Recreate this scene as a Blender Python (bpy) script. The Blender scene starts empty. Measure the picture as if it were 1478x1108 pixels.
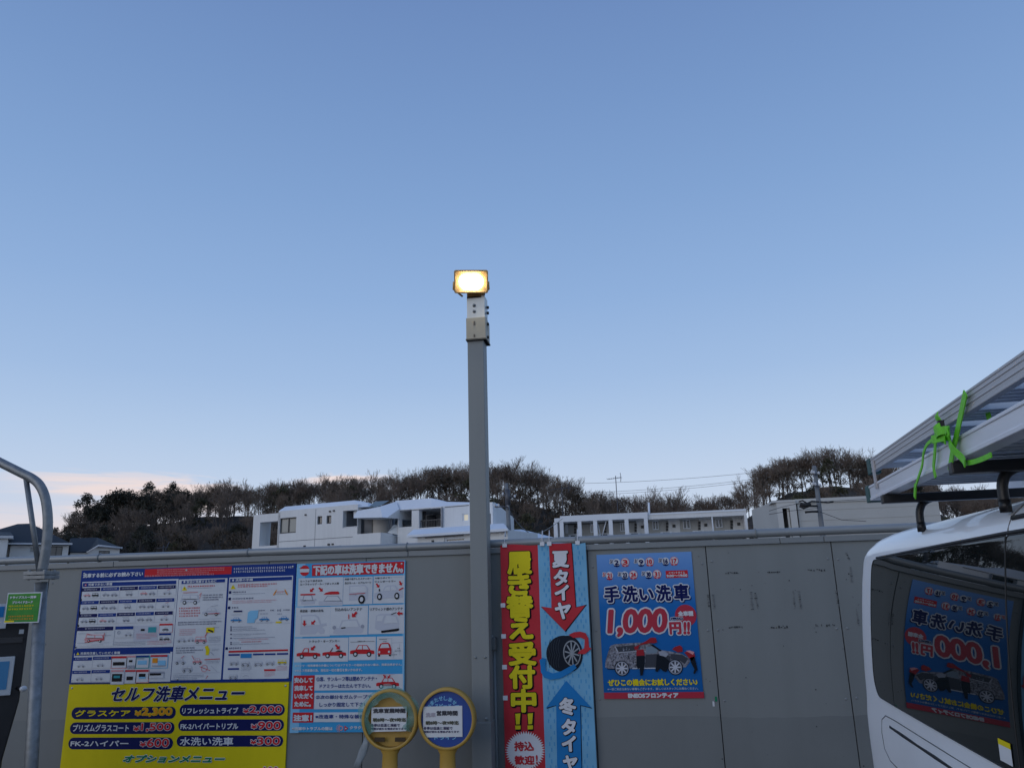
import bpy, bmesh, math, random
from mathutils import Vector, Matrix
from mathutils.geometry import tessellate_polygon
R = math.radians
rnd = random.Random(7)
SC = bpy.context.scene
COL = SC.collection

# ------------------------------------------------------------------ camera
FPX, CX, CY, W_PX, H_PX = 1110.0, 739.0, 554.0, 1478.0, 1108.0
PITCH, ROLL, YAW = R(14.93), R(-1.612), R(8.414)
CAM = Vector((0.0, -5.05, 1.65))
_fw = Vector((-math.sin(YAW)*math.cos(PITCH), math.cos(YAW)*math.cos(PITCH), math.sin(PITCH)))
_r0 = Vector((math.cos(YAW), math.sin(YAW), 0))
_u0 = _r0.cross(_fw)
_rt = math.cos(ROLL)*_r0 + math.sin(ROLL)*_u0
_up = -math.sin(ROLL)*_r0 + math.cos(ROLL)*_u0
cd = bpy.data.cameras.new('camera'); cam = bpy.data.objects.new('camera', cd); COL.objects.link(cam)
cd.sensor_fit = 'HORIZONTAL'; cd.sensor_width = 36.0; cd.lens = 36.0*FPX/W_PX
cd.clip_start = 0.05; cd.clip_end = 3000
M = Matrix((_rt, _up, -_fw)).transposed().to_4x4(); M.translation = CAM
cam.matrix_world = M
SC.camera = cam

# ------------------------------------------------------------------ sky, sun, exposure
SUN_EL, SUN_ROT = R(1.6), R(218)
wd = bpy.data.worlds.new('World'); SC.world = wd; wd.use_nodes = True
nt = wd.node_tree; nt.nodes.clear()
def N(t, **k):
    n = nt.nodes.new(t)
    for a, b in k.items(): setattr(n, a, b)
    return n
L = nt.links.new
out = N('ShaderNodeOutputWorld'); bg = N('ShaderNodeBackground'); L(bg.outputs[0], out.inputs[0])
sky = N('ShaderNodeTexSky', sky_type='NISHITA', sun_disc=False, sun_elevation=SUN_EL, sun_rotation=SUN_ROT)
sky.air_density = 1.0; sky.dust_density = 0.6; sky.ozone_density = 2.2; sky.altitude = 100
tc = N('ShaderNodeTexCoord'); sx = N('ShaderNodeSeparateXYZ'); L(tc.outputs['Generated'], sx.inputs[0])
# pale band of dusk light low in the sky
rampn = N('ShaderNodeValToRGB'); L(sx.outputs['Z'], rampn.inputs[0])
cr = rampn.color_ramp; cr.elements[0].position = 0.0; cr.elements[1].position = 0.75
SKYRAMP = [(0.0, (0.667, 0.731, 0.86)), (0.13, (0.586, 0.704, 0.898)), (0.19, (0.489, 0.64, 0.876)), (0.26, (0.389, 0.554, 0.833)), (0.36, (0.303, 0.471, 0.774)), (0.47, (0.241, 0.398, 0.699)), (0.57, (0.198, 0.337, 0.629)), (0.66, (0.166, 0.285, 0.565)), (1.0, (0.118, 0.215, 0.473))]
while len(cr.elements) < len(SKYRAMP): cr.elements.new(.5)
for e, (p, c) in zip(cr.elements, SKYRAMP): e.position = p; e.color = (*c, 1)
hs = N('ShaderNodeMixRGB', blend_type='MIX'); hs.inputs[0].default_value = 0.90
gain = N('ShaderNodeMixRGB', blend_type='MULTIPLY'); gain.inputs[0].default_value = 1; gain.inputs[2].default_value = (10, 10, 10, 1)
L(rampn.outputs[0], gain.inputs[1]); L(sky.outputs[0], hs.inputs[1]); L(gain.outputs[0], hs.inputs[2])
# thin pink evening cloud low on the left
mp = N('ShaderNodeMapping'); mp.inputs['Scale'].default_value = (2.6, 2.6, 24); mp.inputs['Location'].default_value = (0.35, 0.1, 0.2)
L(tc.outputs['Generated'], mp.inputs[0])
nz = N('ShaderNodeTexNoise'); nz.inputs['Scale'].default_value = 2.0; nz.inputs['Detail'].default_value = 8; nz.inputs['Roughness'].default_value = .55; nz.inputs['Distortion'].default_value = .5
L(mp.outputs[0], nz.inputs[0])
def mth(op, a=None, b=None, va=None, vb=None, clamp=False):
    n = N('ShaderNodeMath', operation=op, use_clamp=clamp)
    if a is not None: L(a, n.inputs[0])
    elif va is not None: n.inputs[0].default_value = va
    if b is not None: L(b, n.inputs[1])
    elif vb is not None: n.inputs[1].default_value = vb
    return n.outputs[0]
def mapr(v, a, b, c=0.0, d=1.0):
    n = N('ShaderNodeMapRange', interpolation_type='SMOOTHSTEP'); L(v, n.inputs[0])
    for i, x in enumerate((a, b, c, d)): n.inputs[i+1].default_value = x
    return n.outputs[0]
X_, Z_ = sx.outputs['X'], sx.outputs['Z']
wob = mth('MULTIPLY', mth('SUBTRACT', nz.outputs[0], vb=.5), vb=.075)
zw = mth('ADD', Z_, wob)
def prod(*a):
    v = a[0]
    for b_ in a[1:]: v = mth('MULTIPLY', v, b_)
    return v
bank = prod(mapr(X_, -.70, -.61), mapr(X_, -.45, -.50), mapr(zw, .141, .133), mapr(zw, .085, .122), mapr(nz.outputs[0], .40, .54, .5, 1))
bank2 = prod(mapr(X_, -.43, -.37), mapr(X_, -.28, -.34), mapr(zw, .150, .143), mapr(zw, .120, .140))
wash = mth('MULTIPLY', prod(mapr(X_, -.45, -.60), mapr(zw, .125, .08), mapr(nz.outputs[0], .38, .58, .25, 1)), vb=.75)
cl = mth('MAXIMUM', mth('MAXIMUM', bank, bank2), wash)
cmix = N('ShaderNodeMixRGB'); L(mth('MULTIPLY', cl, vb=.9), cmix.inputs[0]); L(hs.outputs[0], cmix.inputs[1]); cmix.inputs[2].default_value = (8.7, 7.3, 7.0, 1)
L(cmix.outputs[0], bg.inputs[0]); bg.inputs[1].default_value = 0.10
sd = bpy.data.lights.new('sun', 'SUN'); so = bpy.data.objects.new('sun', sd); COL.objects.link(so)
sd.energy = 0.75; sd.angle = R(60); sd.color = (1.0, .93, .85)
_sdir = Vector((math.sin(SUN_ROT)*math.cos(R(14)), math.cos(SUN_ROT)*math.cos(R(14)), math.sin(R(14))))
so.rotation_euler = _sdir.to_track_quat('Z', 'Y').to_euler(); so.location = (0, -20, 12)
SC.view_settings.view_transform = 'Standard'; SC.view_settings.look = 'None'
SC.view_settings.exposure = 0.0; SC.view_settings.gamma = 1.0
SC.cycles.max_bounces = 6; SC.cycles.use_denoising = True

# ------------------------------------------------------------------ pixel <-> place helpers (used to measure, all results are real 3D places)
def ray(x, y): return _rt*((x-CX)/FPX) + _up*((CY-y)/FPX) + _fw
def hitplane(px, py, P0, n):
    d = ray(px, py); return CAM + d*((P0-CAM).dot(n)/d.dot(n))
def onY(px, py, Y=0.0): return hitplane(px, py, Vector((0, Y, 0)), Vector((0, 1, 0)))

# ------------------------------------------------------------------ materials
MATS = {}
def mat(name, col, rough=.6, metal=0.0, streak=0.0,  var=0.0, vscale=6.0, bump=0.0, bscale=60.0, spec=.5, col2=None, ior=None, emit=None, alpha=None, stretch=None, coat=0):
    if name in MATS: return MATS[name]
    if 'print' in name or 'board' in name or name.startswith('banner'): spec = .12; rough = max(rough, .5)
    m = bpy.data.materials.new(name); m.use_nodes = True; MATS[name] = m
    t = m.node_tree; b = t.nodes['Principled BSDF']
    b.inputs['Base Color'].default_value = (*col, 1); b.inputs['Roughness'].default_value = rough
    b.inputs['Metallic'].default_value = metal; b.inputs['Specular IOR Level'].default_value = spec
    if coat: b.inputs['Coat Weight'].default_value = coat; b.inputs['Coat Roughness'].default_value = .04
    if ior: b.inputs['IOR'].default_value = ior
    if alpha is not None: b.inputs['Alpha'].default_value = alpha
    if emit: b.inputs['Emission Color'].default_value = (*emit[0], 1); b.inputs['Emission Strength'].default_value = emit[1]
    if var or bump or col2:
        c = t.nodes.new('ShaderNodeTexCoord'); vec = c.outputs['Object']
        if stretch:
            q = t.nodes.new('ShaderNodeMapping'); q.inputs['Scale'].default_value = stretch; t.links.new(vec, q.inputs[0]); vec = q.outputs[0]
        n = t.nodes.new('ShaderNodeTexNoise'); n.inputs['Scale'].default_value = vscale; n.inputs['Detail'].default_value = 9; n.inputs['Roughness'].default_value = .62
        t.links.new(vec, n.inputs[0])
        if var or col2:
            rp = t.nodes.new('ShaderNodeValToRGB'); t.links.new(n.outputs[0], rp.inputs[0])
            rp.color_ramp.elements[0].position = .32; rp.color_ramp.elements[1].position = .68
            a = tuple(max(0, x*(1-var)) for x in col); d = col2 or tuple(min(1, x*(1+var)) for x in col)
            rp.color_ramp.elements[0].color = (*a, 1); rp.color_ramp.elements[1].color = (*d, 1)
            t.links.new(rp.outputs[0], b.inputs['Base Color'])
            if streak:                                   # rain runs and dirt: long vertical stains of the paint itself
                q2 = t.nodes.new('ShaderNodeMapping'); q2.inputs['Scale'].default_value = (4.3, 4.3, .3); t.links.new(c.outputs['Object'], q2.inputs[0])
                n3 = t.nodes.new('ShaderNodeTexNoise'); n3.inputs['Scale'].default_value = 1.6; n3.inputs['Detail'].default_value = 6; t.links.new(q2.outputs[0], n3.inputs[0])
                r3 = t.nodes.new('ShaderNodeMapRange'); t.links.new(n3.outputs[0], r3.inputs[0]); r3.inputs[1].default_value = .35; r3.inputs[2].default_value = .7; r3.inputs[3].default_value = 1.0; r3.inputs[4].default_value = 1-streak
                mm = t.nodes.new('ShaderNodeMixRGB'); mm.blend_type = 'MULTIPLY'; mm.inputs[0].default_value = 1; t.links.new(rp.outputs[0], mm.inputs[1]); t.links.new(r3.outputs[0], mm.inputs[2]); t.links.new(mm.outputs[0], b.inputs['Base Color'])
            rr = t.nodes.new('ShaderNodeMapRange'); t.links.new(n.outputs[0], rr.inputs[0])
            rr.inputs[3].default_value = max(.02, rough-.08*(1 if rough > .1 else 0)); rr.inputs[4].default_value = min(1, rough+.08*(1 if rough > .1 else 0))
            t.links.new(rr.outputs[0], b.inputs['Roughness'])
        if bump:
            n2 = t.nodes.new('ShaderNodeTexNoise'); n2.inputs['Scale'].default_value = bscale; n2.inputs['Detail'].default_value = 4
            t.links.new(vec, n2.inputs[0])
            bp = t.nodes.new('ShaderNodeBump'); bp.inputs['Strength'].default_value = bump; bp.inputs['Distance'].default_value = .01
            t.links.new(n2.outputs[0], bp.inputs['Height']); t.links.new(bp.outputs[0], b.inputs['Normal'])
    return m
def hexc(h):
    f = lambda v: v/12.92 if v <= .04045 else ((v+.055)/1.055)**2.4
    return tuple(f(int(h[i:i+2], 16)/255) for i in (0, 2, 4))

# ------------------------------------------------------------------ mesh builder
ORG = {}
class MB:
    def __init__(s): s.v = []; s.f = []; s.m = []; s.sm = []; s.mats = []
    def mi(s, m):
        if m not in s.mats: s.mats.append(m)
        return s.mats.index(m)
    def face(s, pts, m, smooth=False):
        i = len(s.v); s.v += [tuple(p) for p in pts]; s.f.append(tuple(range(i, i+len(pts)))); s.m.append(s.mi(m)); s.sm.append(smooth)
    def mesh(s, pts, faces, m, smooth=False):
        i = len(s.v); s.v += [tuple(p) for p in pts]; k = s.mi(m)
        for f in faces: s.f.append(tuple(i+a for a in f)); s.m.append(k); s.sm.append(smooth)
    def box(s, lo, hi, m, X=None):
        (x0, y0, z0), (x1, y1, z1) = lo, hi
        P = [Vector(p) for p in ((x0,y0,z0),(x1,y0,z0),(x1,y1,z0),(x0,y1,z0),(x0,y0,z1),(x1,y0,z1),(x1,y1,z1),(x0,y1,z1))]
        if X: P = [X(p) for p in P]
        s.mesh(P, [(0,3,2,1),(4,5,6,7),(0,1,5,4),(1,2,6,5),(2,3,7,6),(3,0,4,7)], m)
    def prism(s, poly, vec, m, cap=True):           # poly: list of 3D points, extruded along vec
        n = len(poly); P = [Vector(p) for p in poly]; Q = [p+Vector(vec) for p in P]
        F = [(i, (i+1) % n, n+(i+1) % n, n+i) for i in range(n)]
        if cap: F += [tuple(range(n))[::-1], tuple(range(n, 2*n))]
        s.mesh(P+Q, F, m)
    def tube(s, path, r, m, n=8, cap=True, smooth=True, flat=None):
        P = [Vector(p) for p in path]; k = len(P); rs = r if isinstance(r, (list, tuple)) else [r]*k
        base = len(s.v); mi = s.mi(m); ref = None
        for i in range(k):
            t = (P[min(i+1, k-1)]-P[max(i-1, 0)]); t = t.normalized() if t.length > 1e-9 else Vector((0,0,1))
            if ref is None:
                ref = Vector((0,0,1)) if abs(t.z) < .9 else Vector((1,0,0))
            a = ref-t*ref.dot(t)
            if a.length < 1e-6: a = t.orthogonal()
            a.normalize(); b = t.cross(a); ref = a
            for j in range(n):
                q = 2*math.pi*(j+.5)/n
                fa, fb = (1, 1) if flat is None else flat
                s.v.append(tuple(P[i]+(a*math.cos(q)*fa+b*math.sin(q)*fb)*rs[i]))
        for i in range(k-1):
            for j in range(n):
                s.f.append((base+i*n+j, base+i*n+(j+1) % n, base+(i+1)*n+(j+1) % n, base+(i+1)*n+j)); s.m.append(mi); s.sm.append(smooth)
        if cap:
            s.f.append(tuple(base+j for j in range(n))[::-1]); s.m.append(mi); s.sm.append(False)
            s.f.append(tuple(base+(k-1)*n+j for j in range(n))); s.m.append(mi); s.sm.append(False)
    def lathe(s, prof, c, m, axis='z', n=32, smooth=True):   # prof: (r, h)
        base = len(s.v); mi = s.mi(m); c = Vector(c)
        for r, h in prof:
            for j in range(n):
                q = 2*math.pi*j/n; a, b = r*math.cos(q), r*math.sin(q)
                s.v.append(tuple(c+(Vector((a, b, h)) if axis == 'z' else Vector((a, -h, b)))))
        for i in range(len(prof)-1):
            for j in range(n):
                s.f.append((base+i*n+j, base+i*n+(j+1) % n, base+(i+1)*n+(j+1) % n, base+(i+1)*n+j)); s.m.append(mi); s.sm.append(smooth)
    def build(s, name, parent=None, bevel=0, smooth_angle=None, fixn=True):
        me = bpy.data.meshes.new(name)
        o = Vector((0,0,0)) if parent is None else ORG[parent.name]
        me.from_pydata([(Vector(p)-o)[:] for p in s.v], [], s.f)
        for m in s.mats: me.materials.append(m)
        me.polygons.foreach_set('material_index', s.m); me.polygons.foreach_set('use_smooth', s.sm)
        if fixn or bevel:
            b = bmesh.new(); b.from_mesh(me)
            if bevel:
                bmesh.ops.remove_doubles(b, verts=b.verts, dist=1e-6)
                bmesh.ops.recalc_face_normals(b, faces=b.faces)
                ed = [e for e in b.edges if len(e.link_faces) == 2 and e.calc_face_angle(0) > R(30)]
                bmesh.ops.bevel(b, geom=ed, offset=bevel, segments=2, affect='EDGES', profile=.6, clamp_overlap=True)
            else:
                bmesh.ops.recalc_face_normals(b, faces=b.faces)
            b.to_mesh(me); b.free()
        me.update()
        ob = bpy.data.objects.new(name, me); COL.objects.link(ob)
        if parent is not None: ob.parent = parent
        ORG[ob.name] = o
        return ob
def thing(name, loc, label, cat, group=None):
    o = bpy.data.objects.new(name, None); COL.objects.link(o); o.location = loc; o.empty_display_size = .2
    o['label'] = label; o['category'] = cat
    if group: o['group'] = group
    ORG[o.name] = Vector(loc)
    return o
def tag(o, label, cat, group=None):
    o['label'] = label; o['category'] = cat
    if group: o['group'] = group
    return o
def struct(o): o['kind'] = 'structure'; return o
def stuff(o, label, cat): o['kind'] = 'stuff'; o['label'] = label; o['category'] = cat; return o
def copy_tree(o, parent=None):
    c = o.copy(); COL.objects.link(c)
    if parent is not None: c.parent = parent
    ORG[c.name] = ORG.get(o.name, Vector((0,0,0)))
    for ch in list(o.children): copy_tree(ch, c)
    return c

# ------------------------------------------------------------------ lettering: built-in font turned into mesh
_tc = {}
def glyphs(body, shear=0.0, space=1.0, res=3):
    k = (body, shear, space)
    if k in _tc: return _tc[k]
    c = bpy.data.curves.new('lettering', 'FONT'); c.body = body; c.shear = shear; c.space_character = space; c.resolution_u = res; c.space_line = .9
    o = bpy.data.objects.new('lettering', c); COL.objects.link(o)
    me = bpy.data.meshes.new_from_object(o.evaluated_get(bpy.context.evaluated_depsgraph_get()))
    V = [(v.co.x, v.co.y) for v in me.vertices]; F = [tuple(p.vertices) for p in me.polygons]
    COL.objects.unlink(o); bpy.data.objects.remove(o); bpy.data.curves.remove(c); bpy.data.meshes.remove(me)
    x0 = min(v[0] for v in V); x1 = max(v[0] for v in V); y0 = min(v[1] for v in V); y1 = max(v[1] for v in V)
    V = [((x-x0)/max(1e-6, x1-x0), (y-y0)/max(1e-6, y1-y0)) for x, y in V]
    _tc[k] = (V, F); return _tc[k]

ONE = ('glue_mark', 'pattern')
class Art:
    """printed artwork lying on a plane y = Y; positions are measured on the plane itself"""
    def __init__(s, Y, warp=None): s.Y = Y; s.o = (0, 0, 1); s.parts = {}; s.warp = warp
    def view(s, ox, oy, sc): s.o = (ox, oy, sc); return s
    def pt(s, x, y):
        p = onY(s.o[0]+x/s.o[2], s.o[1]+y/s.o[2], s.Y); return (p.x, p.z)
    def mb(s, part, P):
        b = MB(); s.parts.setdefault(part, []).append(([min(p[0] for p in P), max(p[0] for p in P), min(p[1] for p in P), max(p[1] for p in P)], b)); return b
    def put(s, part, P, F, m, layer, dz=0.0):
        y = s.Y-.001*layer-dz
        if s.warp:
            T = []
            for f in F:
                for i in range(1, len(f)-1): T.append((P[f[0]], P[f[i]], P[f[i+1]]))
            st = T; T = []
            while st:
                a, b, c = st.pop(); e = [math.dist(a, b), math.dist(b, c), math.dist(c, a)]; k = e.index(max(e))
                if e[k] < .05: T.append((a, b, c)); continue
                if k == 1: a, b, c = b, c, a
                elif k == 2: a, b, c = c, a, b
                q = ((a[0]+b[0])/2, (a[1]+b[1])/2); st += [(a, q, c), (q, b, c)]
            M_ = s.mb(part, P)
            for t in T: M_.face([(p[0], y+s.warp(*p), p[1]) for p in t], m)
        else:
            s.mb(part, P).mesh([(p[0], y, p[1]) for p in P], F, m)
    def rect(s, part, x0, y0, x1, y1, m, layer=1):
        (a, b), (c, d) = s.pt(x0, y0), s.pt(x1, y1)
        s.put(part, [(a, d), (c, d), (c, b), (a, b)], [(0, 1, 2, 3)], m, layer)
    def frame(s, part, x0, y0, x1, y1, t, m, layer=1):
        (a, b), (c, d) = s.pt(x0, y0), s.pt(x1, y1); t = t*4.9/FPX/s.o[2]
        P = [(a, d), (c, d), (c, b), (a, b), (a+t, d+t), (c-t, d+t), (c-t, b-t), (a+t, b-t)]
        s.put(part, P, [(0, 1, 5, 4), (1, 2, 6, 5), (2, 3, 7, 6), (3, 0, 4, 7)], m, layer)
    def poly(s, part, pts, m, layer=1):
        P = [s.pt(*q) for q in pts]
        F = [tuple(t) for t in tessellate_polygon([[Vector((p[0], p[1], 0)) for p in P]])]
        s.put(part, P, F, m, layer)
    def pill(s, part, x0, y0, x1, y1, m, layer=1):
        (a, b), (c, d) = s.pt(x0, y0), s.pt(x1, y1); r = (b-d)/2; z = (b+d)/2
        P = [(c-r+r*math.sin(t*math.pi/12), z+r*math.cos(t*math.pi/12)) for t in range(13)] + [(a+r-r*math.sin(t*math.pi/12), z-r*math.cos(t*math.pi/12)) for t in range(13)]
        s.put(part, P, [tuple(range(len(P)))[::-1]], m, layer)
    def disc(s, part, x, y, r, m, layer=1, ry=None, n=28, hole=0.0):
        cx, cz = s.pt(x, y); k = 4.9/FPX/s.o[2]; rx = r*k; rz = (ry or r)*k
        P = [(cx+rx*math.cos(2*math.pi*i/n), cz+rz*math.sin(2*math.pi*i/n)) for i in range(n)]
        if hole:
            P += [(cx+rx*hole*math.cos(2*math.pi*i/n), cz+rz*hole*math.sin(2*math.pi*i/n)) for i in range(n)]
            s.put(part, P, [(i, (i+1) % n, n+(i+1) % n, n+i) for i in range(n)], m, layer)
        else: s.put(part, P, [tuple(range(n))], m, layer)
    def line(s, part, pts, w, m, layer=1):
        k = 4.9/FPX/s.o[2]*w/2; Q = [Vector(s.pt(*p)) for p in pts]
        for a, b in zip(Q, Q[1:]):
            d = b-a
            if d.length < 1e-7: continue
            n = Vector((-d.y, d.x)).normalized()*k; e = d.normalized()*k*.5
            s.put(part, [(a-e-n)[:], (b+e-n)[:], (b+e+n)[:], (a-e+n)[:]], [(0, 1, 2, 3)], m, layer, rnd.random()*2e-4)
    def text(s, part, body, x0, y0, x1, y1, m, layer=3, bold=0.0, shear=0.0, outline=None, space=1.0, rot=None, drop=None):
        V, F = glyphs(body, shear, space); (a, b), (c, d) = s.pt(x0, y0), s.pt(x1, y1)
        k = 4.9/FPX/s.o[2]
        P = [(a+x*(c-a), d+y*(b-d)) for x, y in V]
        if drop:
            dx, dy, dm, dr = drop
            s.rings(part, [(x+dx*k, z-dy*k) for x, z in P], F, dm, layer-1, dr*k, 0.0)
        if outline: s.rings(part, P, F, outline[1], layer, (outline[0]+bold)*k, 0.0, 14)
        s.rings(part, P, F, m, layer+(1 if outline else 0), bold*k, 5e-4)
    def rings(s, part, P, F, m, layer, r, dz, n=10):
        s.put(part, P, F, m, layer, dz)
        if r <= 0: return
        for i in range(n):
            q = 2*math.pi*i/n
            s.put(part, [(x+r*math.cos(q), z+r*math.sin(q)) for x, z in P], F, m, layer, dz+2.5e-5*(i+1))
    def greek(s, part, x0, y0, x1, y1, n, m, layer=2, fill=.55):   # print too small to read: broken strokes
        for i in range(n):
            ya = y0+(y1-y0)*i/n; h = (y1-y0)/n*fill; x = x0; end = x1-(x1-x0)*(.0 if i < n-1 else .3)*rnd.random()
            sl = (x1-x0)*-.03
            while x < end:
                w = h*rnd.uniform(.45, 1.1)
                yy = ya+sl*(x-x0)/max(1, x1-x0)
                (p, q) = s.pt(x, yy); (p2, q2) = s.pt(x+w*.8, yy+h)
                if rnd.random() < .5:
                    z = (q+q2)/2; t = (q-q2)*.18
                    s.put(part, [(p, q2), (p2, q2), (p2, q2+t*1.6), (p, q2+t*1.6)], [(0, 1, 2, 3)], m, layer)
                    s.put(part, [(p, q-t), (p2, q-t), (p2, q), (p, q)], [(0, 1, 2, 3)], m, layer)
                    s.put(part, [(p, q2+t*1.7), (p+t*2, q2+t*1.7), (p+t*2, q-t*1.1), (p, q-t*1.1)], [(0, 1, 2, 3)], m, layer)
                else:
                    z = (q+q2)/2; t = (q-q2)*.2; c = (p+p2)/2
                    s.put(part, [(p, z-t/2), (p2, z-t/2), (p2, z+t/2), (p, z+t/2)], [(0, 1, 2, 3)], m, layer)
                    s.put(part, [(c-t, q2), (c+t, q2), (c+t, z-t*.6), (c-t, z-t*.6)], [(0, 1, 2, 3)], m, layer)
                    s.put(part, [(c-t, z+t*.6), (c+t, z+t*.6), (c+t, q), (c-t, q)], [(0, 1, 2, 3)], m, layer)
                x += h*1.15
    def build(s, parent):
        for k, L_ in s.parts.items():
            gap = .012 if k not in ONE else 99; grp = []
            for bb, b in L_:                       # print that touches or nearly touches is one part, separate print another
                hit = [g_ for g_ in grp if bb[0] < g_[0][1]+gap and bb[1] > g_[0][0]-gap and bb[2] < g_[0][3]+gap and bb[3] > g_[0][2]-gap]
                new = [list(bb), [b]]
                for g_ in hit:
                    new[0] = [min(new[0][0], g_[0][0]), max(new[0][1], g_[0][1]), min(new[0][2], g_[0][2]), max(new[0][3], g_[0][3])]; new[1] = g_[1]+new[1]; grp.remove(g_)
                grp.append(new)
            for bb, bs in grp:
                M_ = MB()
                for b in bs:
                    i = len(M_.v); M_.v += b.v; M_.sm += b.sm; M_.f += [tuple(i+a for a in f) for f in b.f]; M_.m += [M_.mi(b.mats[a]) for a in b.m]
                o = M_.build(k.split('#')[0], parent, fixn=False)
                if k in ONE: o['kind'] = 'stuff'

class Bld:
    def __init__(s, ax, ay, Y, yaw): s.yaw = R(yaw); s.u = Vector((math.cos(s.yaw), -math.sin(s.yaw), 0)); s.n = Vector((math.sin(s.yaw), math.cos(s.yaw), 0)); s.P0 = onY(ax, ay, Y); s.P0.z = 0; s.o = (0, 0, 1)
    def view(s, *o): s.o = o; return s
    def uz(s, x, y, d=0.0):
        p = hitplane(s.o[0]+x/s.o[2], s.o[1]+y/s.o[2], s.P0+s.n*d, s.n); return ((p-s.P0).dot(s.u), p.z)
    def W(s, u, d, z): return s.P0+s.u*u+s.n*d+Vector((0, 0, z))
    def p(s, x, y, d=0.0): u, z = s.uz(x, y, d); return s.W(u, d, z)
    def slab(s, m, u0, u1, d0, d1, z0, z1, mm): m.box((u0, d0, z0), (u1, d1, z1), mm, lambda q: s.W(q.x, q.y, q.z))
    def box(s, m, x0, y0, x1, y1, d0, d1, mm, z0=None):
        (a, b), (c, d) = s.uz(x0, y0, d0), s.uz(x1, y1, d0); s.slab(m, a, c, d0, d1, d if z0 is None else z0, b, mm)
    def wall(s, m, u0, u1, z0, z1, holes, d0, d1, mm):
        us = sorted({u0, u1, *[h[0] for h in holes], *[h[1] for h in holes]}); zs = sorted({z0, z1, *[h[2] for h in holes], *[h[3] for h in holes]})
        us = [u for u in us if u0 <= u <= u1]; zs = [z for z in zs if z0 <= z <= z1]
        for a, b in zip(us, us[1:]):
            run = None
            for c, d in list(zip(zs, zs[1:]))+[(None, None)]:
                solid = c is not None and not any(h[0] <= (a+b)/2 <= h[1] and h[2] <= (c+d)/2 <= h[3] for h in holes)
                if solid: run = (run[0], d) if run else (c, d)
                elif run: s.slab(m, a, b, d0, d1, run[0], run[1], mm); run = None
    def hole(s, x0, y0, x1, y1, d=0.0):
        (a, b), (c, e) = s.uz(x0, y0, d), s.uz(x1, y1, d); return (min(a, c), max(a, c), min(b, e), max(b, e))
    def window(s, par, h, d0, mf, mg, split=2, t=.06, mb=None):
        u0, u1, z0, z1 = h; m = MB()
        s.slab(m, u0, u1, d0, d0+.08, z0, z0+t, mf); s.slab(m, u0, u1, d0, d0+.08, z1-t, z1, mf)
        for k in range(split+1):
            c = u0+(u1-u0-t)*k/split; s.slab(m, c, c+t, d0+.002, d0+.078, z0+t, z1-t, mf)
        f = m.build('window', par, fixn=False); m = MB(); s.slab(m, u0+.01, u1-.01, d0+.04, d0+.05, z0+.01, z1-.01, mg); m.build('pane', f, fixn=False)
        return f
    def band(s, m, x0, yb0, yt0, x1, yb1, yt1, lean, mm, depth=.6):   # sloping parapet band between a lower edge (plane 0) and an upper edge set back by lean
        A_, B_, C_, D_ = s.p(x0, yb0, 0), s.p(x1, yb1, 0), s.p(x1, yt1, lean), s.p(x0, yt0, lean)
        back = s.n*depth
        m.mesh([A_, B_, C_, D_, A_+back+s.n*lean, B_+back+s.n*lean, C_+back, D_+back], [(0,1,2,3),(4,7,6,5),(0,3,7,4),(1,5,6,2),(3,2,6,7),(0,4,5,1)], mm)

# ------------------------------------------------------------------ paints and metals
M_fence = mat('fence_paint', (.198, .213, .210), .55, streak=.07, var=.07, vscale=1.1, bump=.05, bscale=5, stretch=(1, 1, .45))
M_fence2 = mat('fence_lower_paint', (.170, .184, .184), .6, streak=.07, var=.08, vscale=1.3, bump=.05, bscale=5)
M_cap = mat('capping_paint', (.20, .215, .22), .45, var=.06, vscale=2, bump=.04, bscale=9)
M_rail = mat('rail_steel', (.27, .285, .29), .42, var=.1, vscale=5, metal=.2, stretch=(.3, 1, 1))
M_galv = mat('galvanised_steel', (.21, .225, .235), .5, metal=.55, var=.22, vscale=26, bump=.03, bscale=40)
M_pole = mat('lamp_pole_paint', (.225, .24, .235), .5, streak=.08, var=.06, vscale=3, bump=.03, bscale=12, stretch=(1, 1, .2))
M_dark = mat('dark_gap', (.02, .02, .022), .8)
M_stain = mat('glue_stain', (.045, .05, .052), .9)
M_stain2 = mat('pale_glue_stain', (.15, .16, .165), .9)
M_white = mat('white_print', (.62, .64, .665), .45, streak=.06, var=.05, vscale=5)
M_paper = mat('white_paper', (.66, .67, .67), .7, var=.05, vscale=9, bump=.06, bscale=14)
M_navy = mat('navy_print', (.005, .010, .085), .45)
M_blue = mat('blue_print', (.006, .035, .21), .45)
M_mblue = mat('mid_blue_print', (.03, .22, .50), .45)
M_lblue = mat('pale_blue_print', (.22, .50, .72), .5)
M_red = mat('red_print', (.55, .022, .03), .45)
M_yel = mat('yellow_print', (.75, .60, .01), .45)
M_gold = mat('orange_print', (.75, .28, .02), .45)
M_green = mat('green_print', (.01, .20, .09), .45)
M_black = mat('black_print', (.012, .012, .015), .5)
M_grey = mat('grey_print', (.32, .34, .40), .5)
M_lgrey = mat('pale_grey_print', (.5, .52, .58), .5)
M_pink = mat('pink_print', (.65, .30, .32), .5)
M_teal = mat('teal_print', (.04, .30, .34), .5)
M_asph = mat('asphalt', (.05, .05, .052), .9, var=.3, vscale=9, bump=.3, bscale=90)

# ------------------------------------------------------------------ ground
g = MB(); g.face([(-700, -200, 0), (700, -200, 0), (700, 900, 0), (-700, 900, 0)], M_asph)
struct(g.build('ground'))

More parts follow.
